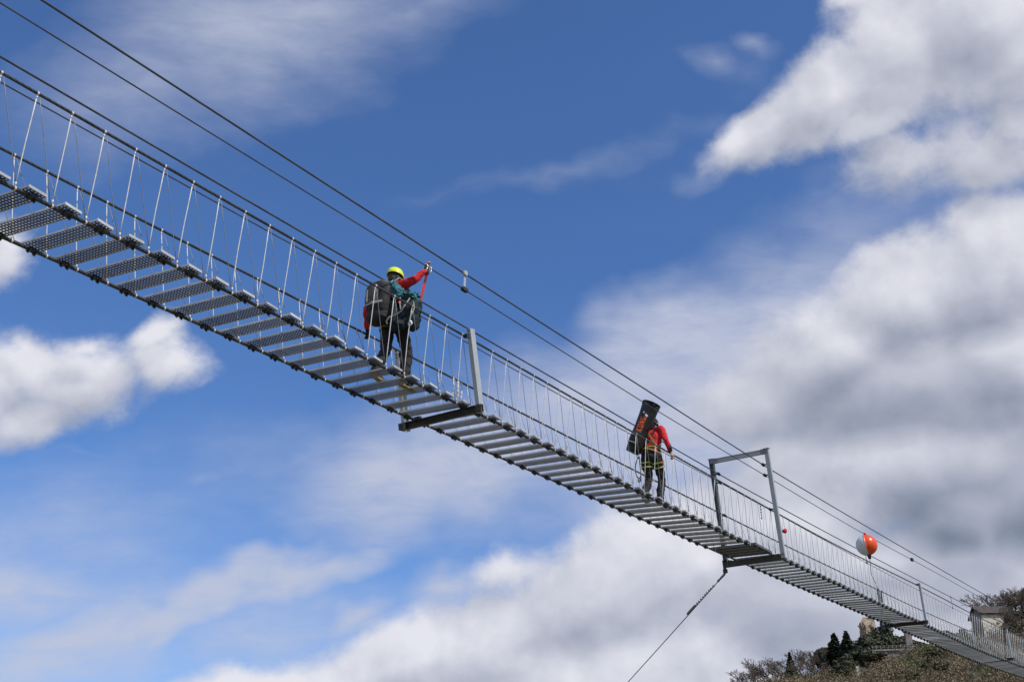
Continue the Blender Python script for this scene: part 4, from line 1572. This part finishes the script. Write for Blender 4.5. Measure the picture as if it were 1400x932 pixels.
def crown_mesh(kind, seed):
    g = np.random.default_rng(seed)
    if kind == 'fir':
        n = 2600
        z = 1 - np.sqrt(g.random(n)) * .92
        tier = np.floor(z * 13) / 13
        k = (1 - z) * .36 * (.75 + .5 * g.random(n)) * (1 - .35 * (z - tier) * 13)
        a = g.random(n) * 6.283
        arms = np.round(a * 7 / 6.283 + tier * 3) * 6.283 / 7
        a = a * .45 + arms * .55
        rr = k * np.sqrt(g.random(n) * .9 + .1)
        c = np.stack([rr * np.cos(a), rr * np.sin(a), z - rr * .28], 1)
        nor = np.stack([np.cos(a) * .3, np.sin(a) * .3, np.ones(n)], 1) + g.normal(size=(n, 3)) * .4
        return quads_mesh('fir_crown', c, nor, .07 + .06 * g.random(n), M['leaf_fir'])
    if kind == 'cypress':
        n = 2400
        z = .04 + g.random(n) * .96
        prof = .115 * np.minimum(1, z / .12) * np.power(np.maximum(0, 1 - z), .55) * 1.25
        a = g.random(n) * 6.283
        lump = 1 + .25 * np.sin(a * 3 + z * 9) + .18 * np.sin(a * 5 - z * 23)
        rr = prof * lump * np.sqrt(.35 + .65 * g.random(n))
        c = np.stack([rr * np.cos(a), rr * np.sin(a), z], 1)
        nor = np.stack([np.cos(a), np.sin(a), g.normal(size=n) * .3], 1) + g.normal(size=(n, 3)) * .35
        return quads_mesh('cypress_crown', c, nor, .045 + .04 * g.random(n), M['leaf_dark'])
    # broad evergreen or olive: clumps round limbs
    pts, nrs = [], []
    ncl = 26
    for _ in range(ncl):
        d = g.normal(size=3)
        d /= np.linalg.norm(d)
        d[2] = abs(d[2]) * 1.1 - .35
        cc = np.array([d[0] * .30, d[1] * .30, .60 + d[2] * .26]) * (1 + .12 * g.normal())
        rad = .10 + .07 * g.random()
        m = 110
        e = g.normal(size=(m, 3))
        e /= np.linalg.norm(e, axis=1, keepdims=True)
        pts.append(cc + e * rad * np.cbrt(g.random((m, 1)) * .8 + .2) * np.array([1, 1, .75]))
        nrs.append(e + g.normal(size=(m, 3)) * .5)
    c, nor = np.concatenate(pts), np.concatenate(nrs)
    return quads_mesh(kind + '_crown', c, nor, .05 + .045 * g.random(len(c)), M['leaf_olive'] if kind == 'olive' else M['leaf_dark'])


def trunk_mesh(seed, limbs, top=.75):
    g = random.Random(seed)
    bm = bmesh.new()
    tube(bm, [(0, 0, -.06), (.006, 0, .2), (-.004, .006, .5), (0, 0, top)], [.026, .021, .014, .004], 7)
    for k in range(limbs):
        z = .22 + .5 * k / max(1, limbs)
        a = k * 2.4 + g.random()
        l = .26 * (1.1 - z)
        tube(bm, [(0, 0, z), (math.cos(a) * l * .5, math.sin(a) * l * .5, z + l * .5), (math.cos(a) * l, math.sin(a) * l, z + l * .8)], [.011, .007, .003], 5)
    me = bpy.data.meshes.new('trunk')
    bm.to_mesh(me)
    bm.free()
    me.materials.append(M['bark'])
    return me


def bare_mesh(seed):
    """leafless tree: trunk mesh with limbs, and a crown mesh of twigs"""
    g = random.Random(seed)
    wood, tw = bmesh.new(), []

    def grow(p, d, l, r, depth):
        q = p + d * l
        m = p.lerp(q, .5) + Vector((g.gauss(0, .05), g.gauss(0, .05), .03)) * l
        if depth <= 2:
            tube(wood, [p, m, q], [r, r * .85, r * .65], 5)
        else:
            tw.append((p, q, r))
        if depth >= 6:
            return
        for _ in range(3 if depth in (1, 2, 4) else 2):
            e = (d + Vector((g.gauss(0, .50), g.gauss(0, .50), g.gauss(.16, .26)))).normalized()
            grow(p.lerp(q, .65 + .35 * g.random()), e, l * (.62 + .2 * g.random()), r * .62, depth + 1)
    for k in range(2):
        grow(Vector((0, 0, -.04)), Vector((g.gauss(0, .16), g.gauss(0, .16), 1)).normalized(), .40, .022, 0)
    wm = bpy.data.meshes.new('trunk')
    wood.to_mesh(wm)
    wood.free()
    wm.materials.append(M['bark'])
    vs, fs = [], []
    for p, q, r in tw:
        d = (q - p)
        s = d.cross(Vector((g.gauss(0, 1), g.gauss(0, 1), g.gauss(0, 1)))).normalized() * max(r, .006)
        u = d.normalized().cross(s)
        k = len(vs)
        vs += [p + s, p - s * .5 + u * .8, p - s * .5 - u * .8, q]
        fs += [(k, k + 1, k + 3), (k + 1, k + 2, k + 3), (k + 2, k, k + 3)]
    cm = bpy.data.meshes.new('crown')
    cm.from_pydata([tuple(v) for v in vs], [], fs)
    cm.update()
    cm.materials.append(M['twig'])
    return wm, cm


PROTO = {}
for kind in ('fir', 'cypress', 'evergreen', 'olive'):
    PROTO[kind] = [(trunk_mesh(s, {'fir': 0, 'cypress': 0}.get(kind, 6), .95 if kind in ('fir', 'cypress') else .6), crown_mesh(kind, s + 11)) for s in range(3)]
PROTO['bare'] = [bare_mesh(s) for s in range(4)]
NAMES = {'fir': 'fir_tree', 'cypress': 'cypress_tree', 'evergreen': 'evergreen_tree', 'olive': 'olive_bush', 'bare': 'bare_tree'}
CATS = {'fir': 'conifer', 'cypress': 'cypress', 'evergreen': 'tree', 'olive': 'bush', 'bare': 'tree'}


def tree(kind, px, r, top, label, group=None, wide=1.0, sink=0.0):
    p = polar(px, r)
    h = max(2.0, on_ray(px - (880 - top) * .14, top, r).z - p.z) if top > 100 else top
    wide = wide * max(1.0, 3.6 / h)
    tm, cm = random.choice(PROTO[kind])
    t = thing(NAMES[kind], label, CATS[kind], p - Vector((0, 0, sink)), random.random() * 6.28, group)
    w = wide * h * random.uniform(.92, 1.08)
    t.scale = (w, w, h)
    link('trunk', tm, tm.materials[0], t)
    link('crown', cm, cm.materials[0], t)
    return t


def scrub(n, x0, x1, r0, r1, hmin, hmax, seed):
    """leafless brushwood and undergrowth, too dense to count"""
    g = np.random.default_rng(seed)
    cen, nor, siz, tin = [], [], [], []
    pal = np.array([(.240, .182, .118), (.220, .170, .112), (.198, .160, .104), (.165, .155, .075), (.120, .130, .055), (.260, .200, .125)])
    from mathutils import noise
    for _ in range(n):
        px = x0 + (x1 - x0) * g.random()
        r = r0 + (r1 - r0) * g.random()
        p = polar(px, r)
        h = hmin + (hmax - hmin) * g.random() ** 2
        v = noise.noise(Vector((p.x / 14, p.y / 14, 5))) + .35 * g.normal()
        c = pal[4] if v > .42 else pal[3] if v > .28 else pal[int(g.integers(0, 3))] if v > -.4 else pal[5]
        k = 64
        a = g.random(k) * 6.283
        q = g.random(k)
        w = h * .55
        e = np.stack([p.x + np.cos(a) * w * np.sqrt(g.random(k)) * (.3 + q * .7), p.y + np.sin(a) * w * np.sqrt(g.random(k)) * (.3 + q * .7), p.z + q * h * (1 - .3 * g.random(k))], 1)
        cen.append(e)
        d = np.stack([np.cos(a), np.sin(a), .6 + 0 * a], 1)
        nor.append(np.cross(d, g.normal(size=(k, 3))) + g.normal(size=(k, 3)) * .3)
        siz.append(.10 + h * (.05 + .13 * g.random(k)))
        tin.append(c[None] * (.95 + .3 * g.random((k, 1))))
    cen, nor, siz, tin = (np.concatenate(x) for x in (cen, nor, siz, tin))
    me = quads_mesh('undergrowth', cen, nor, siz, M['scrub'], .4, tin)
    o = link('undergrowth', me, M['scrub'])
    o['kind'] = 'stuff'


scrub(5200, 940, 1480, 235, 345, 1.2, 4.2, 3)

BARE = 'leafless grey-brown tree among the bare trees on the left end of the hill'
for px, r, top in ((1004, 318, 920), (1014, 322, 914), (1024, 318, 911), (1034, 326, 905), (1044, 322, 908), (1053, 320, 898), (1063, 312, 900), (1086, 322, 897), (1096, 316, 892), (1106, 324, 888), (1116, 312, 884), (1124, 326, 882), (1088, 300, 905), (1060, 298, 910), (1030, 300, 918), (1108, 296, 899), (1120, 292, 902)):
    tree('bare', px, r, top, BARE, 'leafless trees on the left end of the hill', 1.15)
tree('fir', 1078, 316, 891, 'pointed fir standing alone among the bare trees on the hill', wide=1.05)
for px, r, top, lab in ((1130, 318, 877, 'leftmost small dark evergreen of the clump by the twin firs'), (1147, 322, 876, 'small dark evergreen showing between the twin firs'), (1134, 306, 888, 'low dark evergreen at the foot of the left one of the twin firs')):
    tree('evergreen', px, r, top, lab, 'dark evergreens by the twin firs', .9)
tree('fir', 1141, 304, 866, 'left one of the twin dark firs on the hill', wide=1.25)
tree('fir', 1158, 300, 861, 'right one of the twin dark firs, nearer the ruined tower', wide=1.2)
tree('cypress', 1172, 296, 882, 'slender cypress with a lit right edge below the ruined tower', wide=1.25)
tree('evergreen', 1153, 292, 892, 'dark bushy evergreen at the foot of the slender cypress', wide=1.1)
tree('evergreen', 1146, 284, 905, 'lower dark evergreen under the bushy one by the cypress', wide=1.2)
tree('evergreen', 1177, 318, 867, 'broad dark evergreen under the left side of the ruined tower', wide=1.1)
tree('evergreen', 1189, 312, 873, 'low dark evergreen right below the ruined tower', wide=1.3)
tree('evergreen', 1204, 322, 847, 'tallest round evergreen just right of the ruined tower', wide=.8)
tree('evergreen', 1217, 326, 857, 'round evergreen behind the cross beam right of the ruined tower', wide=.85)
tree('evergreen', 1187, 296, 884, 'spreading dark evergreen at the left end of the terrace', wide=1.6)
tree('olive', 1231, 328, 868, 'olive green bush behind the terrace railing', wide=1.2)
tree('evergreen', 1253, 318, 874, 'small green tree right of the grey pillar', wide=1.2)
tree('olive', 1262, 300, 888, 'green bush in the brown scrub under the footbridge', wide=1.3)
for px, r, h in ((1262, 268, 5), (1275, 276, 6), (1283, 262, 5), (1240, 262, 4), (1292, 284, 5), (1215, 268, 4), (1118, 268, 4), (1050, 285, 4)):
    tree('olive', px, r, h * .7, 'olive green bush scattered in the brown scrub of the hillside', 'green bushes in the brown scrub', 1.2, .4)
for px, r, top in ((1366, 306, 818), (1374, 300, 812), (1381, 304, 806), (1388, 298, 810), (1395, 306, 808), (1402, 296, 812), (1410, 304, 808), (1420, 300, 806), (1384, 284, 830), (1398, 280, 832), (1388, 282, 842), (1432, 302, 805), (1448, 300, 805)):
    tree('bare', px, r, top, 'leafless brown tree in the thicket at the right edge above the house', 'leafless trees right of the house', 1.1)
for px, r, top in ((1386, 288, 838), (1396, 290, 830), (1412, 292, 832), (1390, 276, 850), (1406, 272, 848)):
    tree('evergreen', px, r, top, 'dark evergreen bush in the bare thicket right of the house', 'dark bushes right of the house', .9)
for px, r, top, lab in ((1300, 322, 862, 'olive bush behind the railing, farthest left of the gabled house'), (1312, 318, 860, 'middle one of three olive bushes left of the gabled house'), (1322, 312, 862, 'olive bush touching the left wall of the gabled house')):
    tree('olive', px, r, top, lab, 'low bushes left of the house', 1.2)


# ---- buildings on the hill
def yaw_to_eye(p, turn=0.0):
    return math.atan2(-p.x, p.y) + turn


# ruined stone tower: broken top, rubble courses
p = polar(1189, 328)
p.z = on_ray(1184, 849, 328).z - 9.6
rt = thing('ruined_tower', 'ruined tan stone tower with a broken top among evergreens', 'ruin', p, yaw_to_eye(p, .5))
g = random.Random(5)
bm = bmesh.new()
ring, hgt = 30, 11.5
n = 22
prev = None
for j in range(ring + 1):
    z = -2 + (hgt + 2) * j / ring
    row = []
    for k in range(n):
        a = 2 * math.pi * k / n
        cut = hgt * (.80 + .16 * math.sin(a * 1 + .8) + .05 * math.sin(a * 5) + .05 * g.random())
        rr = (2.25 - .055 * z) * (1 + .05 * g.uniform(-1, 1)) / max(abs(math.cos(a)), abs(math.sin(a))) ** .75
        row.append(bm.verts.new((rr * math.cos(a), rr * math.sin(a), min(z, cut))))
    if prev:
        for k in range(n):
            bm.faces.new((prev[k], prev[(k + 1) % n], row[(k + 1) % n], row[k]))
    prev = row
bm.faces.new(prev)
from_bm('wall', bm, M['stone'], rt)
bm = bmesh.new()
for z, y in ((4.5, -2.2), (7.2, -2.0)):
    box(bm, (.3, y, z), (.7, .3, 1.3))
from_bm('window_opening', bm, M['window'], rt)
stone_me = None
for k in range(46):
    a = g.random() * 6.283
    z = g.uniform(.5, 9)
    rr = (2.25 - .055 * z) / max(abs(math.cos(a)), abs(math.sin(a))) ** .75 + .05
    if stone_me is None:
        bm = bmesh.new()
        box(bm, (0, 0, 0), (.5, .8, .38))
        bmesh.ops.bevel(bm, geom=list(bm.edges), offset=.06, segments=1, affect='EDGES')
        stone_me = bpy.data.meshes.new('stone')
        bm.to_mesh(stone_me)
        bm.free()
    o = link('stone', stone_me, M['stone'], rt, (rr * math.cos(a), rr * math.sin(a), z))
    o.rotation_euler = (g.gauss(0, .1), g.gauss(0, .1), a)
    o.scale = (g.uniform(.7, 1.1), g.uniform(.6, 1.3), g.uniform(.7, 1.2))


def house(label, px, r, w, l, h, rise, turn, lift=0.0, walls=('plaster_grey', 'plaster'), wins=()):
    p = polar(px, r) + Vector((0, 0, lift))
    t = thing('house', label, 'house', p, yaw_to_eye(p, turn))
    bm = bmesh.new()
    box(bm, (0, 0, h / 2 - 2), (w, l, h + 4))
    gab = [bm.verts.new(v) for v in ((-w / 2, -l / 2, h), (w / 2, -l / 2, h), (0, -l / 2, h + rise), (-w / 2, l / 2, h), (w / 2, l / 2, h), (0, l / 2, h + rise))]
    bm.faces.new((gab[0], gab[1], gab[2]))
    bm.faces.new((gab[4], gab[3], gab[5]))
    bm.normal_update()
    for f in bm.faces:                       # gable ends get a greyer colour that holds their shade
        if abs(f.normal.y) > .7:
            f.material_index = 1
    from_bm('wall', bm, [M[walls[1]], M[walls[0]]], t)
    bm = bmesh.new()
    th = .28
    for s in (-1, 1):
        a = math.atan2(rise, w / 2)
        L = math.hypot(rise, w / 2) + .7
        c = Vector((s * (w / 4 + .24 * math.cos(a)), 0, h + rise / 2 - .24 * math.sin(a) + th / 2 + .03))
        box(bm, c, (L, l + 1.2, th), Matrix.Rotation(s * a, 3, 'Y'))
    from_bm('roof', bm, M['roof'], t)
    for x, y, z, sx, sz, ax_ in wins:
        bm = bmesh.new()
        s = (sx, .16, sz) if ax_ == 'y' else (.16, sx, sz)
        box(bm, (x, y, z), s)
        f = from_bm('window', bm, M['plaster_grey'], t)
        bm = bmesh.new()
        k = Vector((0, math.copysign(.05, y), 0)) if ax_ == 'y' else Vector((math.copysign(.05, x), 0, 0))
        box(bm, Vector((x, y, z)) + k, (sx * .8, .16, sz * .85) if ax_ == 'y' else (.16, sx * .8, sz * .85))
        from_bm('pane', bm, M['window'], f)
    return t


hs = house('gabled house with cream end wall and dark roof behind the bridge railing', 1360, 290, 6.8, 6.4, 4.8, 2.0, -1.2, 0.0, wins=((1.3, -3.2, 2.2, .8, 1.1, 'y'), (-1.5, -3.2, 2.2, .8, 1.1, 'y')))
house('dark roofed building cut off by the top of the right edge thicket', 1446, 322, 12, 10, 8.0, 2.6, .2, 0, walls=('plaster_grey', 'plaster_grey'), wins=((-2, -5, 11, 1.1, 1.6, 'y'), (2, -5, 11, 1.1, 1.6, 'y')))
house('low pale house partly hidden under the deck right of the pillar', 1254, 322, 7, 6, 4.0, 1.4, -.5, 0)

p = polar(1243, 312)
p.z = on_ray(1240, 862, 312).z - 7.0
pl = thing('stone_pillar', 'square grey pillar under the deck beside the terrace wall', 'pillar', p, yaw_to_eye(p, .25))
bm = bmesh.new()
box(bm, (0, 0, 2.0), (1.5, 1.5, 9.5))
from_bm('shaft', bm, M['plaster_grey'], pl)
bm = bmesh.new()
box(bm, (0, 0, 6.85), (1.9, 1.9, .35))
from_bm('cap', bm, M['concrete'], pl)
p = polar(1221, 306)
p.z = on_ray(1220, 889, 306).z - 3.0
tr = thing('terrace', 'terrace with pale railing and dark retaining wall below evergreens', 'terrace', p, yaw_to_eye(p, .1))
bm = bmesh.new()
box(bm, (0, 0, .0), (11, 4.0, 5.4))
from_bm('retaining_wall', bm, M['plaster_grey'], tr)
bm = bmesh.new()
box(bm, (0, -.1, 2.85), (11.4, 4.4, .35))
from_bm('slab', bm, M['concrete'], tr)
for k in range(12):
    bm = bmesh.new()
    tube(bm, [(-5.2 + k * .95, -2.1, 3.0), (-5.2 + k * .95, -2.1, 3.9)], .05, 6)
    from_bm('railing_post', bm, M['concrete'], tr)
bm = bmesh.new()
for z in (3.5, 3.9):
    tube(bm, [(-5.2, -2.1, z), (5.25, -2.1, z)], .045, 6)
from_bm('rail', bm, M['concrete'], tr)
p = polar(1184, 288)
lw = thing('garden_wall', 'low reddish garden wall with a white post at the foot of the cypress', 'wall', p, yaw_to_eye(p, -.2))
bm = bmesh.new()
box(bm, (0, 0, 0), (7, .5, 3.6))
from_bm('wall', bm, M['stone'], lw)
bm = bmesh.new()
box(bm, (-2.6, -.5, 1.2), (.5, .4, 2.4))
from_bm('post', bm, M['white_print'], lw)

# ---- stays and the bridge's end piers
e = at(POSTS['P'], -WP / 2, BOT) + post_axes(POSTS['P']) @ Vector((-.05, 0, -.14))
far = on_ray(853, 932, 31)
d = (far - e).normalized()
b = e.copy()
while b.z > ground(b.x, b.y) + .2 and (b - e).length < 120:
    b += d * .25
stay(e, b, 'taut stay cable running down from the portal frame', 'thin_cable')
e = at(POSTS['D'], -WP / 2, BOT)
far = on_ray(1318, 935, 55)
d = (far - e).normalized()
b = e.copy()
while b.z > ground(b.x, b.y) + .2 and (b - e).length < 160:
    b += d * .25
stay(e, b, 'stay cable with pale beads running down below the last visible post', 'thin_cable')
for t, lab in ((T0, 'concrete pier carrying the near end of the footbridge'), (T1, 'concrete pier carrying the far end of the footbridge')):
    q = at(t, 0, 0)
    s = -1 if t < 50 else 1
    q.y += s * .9
    z0 = ground(q.x, q.y)
    pr = thing('bridge_pier', lab, 'pier', (q.x, q.y, z0))
    bm = bmesh.new()
    H = q.z - z0 + .15
    box(bm, (0, 0, H / 2 - .5), (2.2, 2.2, H + 1))
    bmesh.ops.bevel(bm, geom=list(bm.edges), offset=.06, segments=2, affect='EDGES')
    from_bm('shaft', bm, M['concrete'], pr)
    bm = bmesh.new()
    for x in (-.55, .55):
        box(bm, (x, -s * .3, H + 1.0), (.3, .9, 2.2))
    from_bm('cable_anchor', bm, M['galv_dull'], pr)
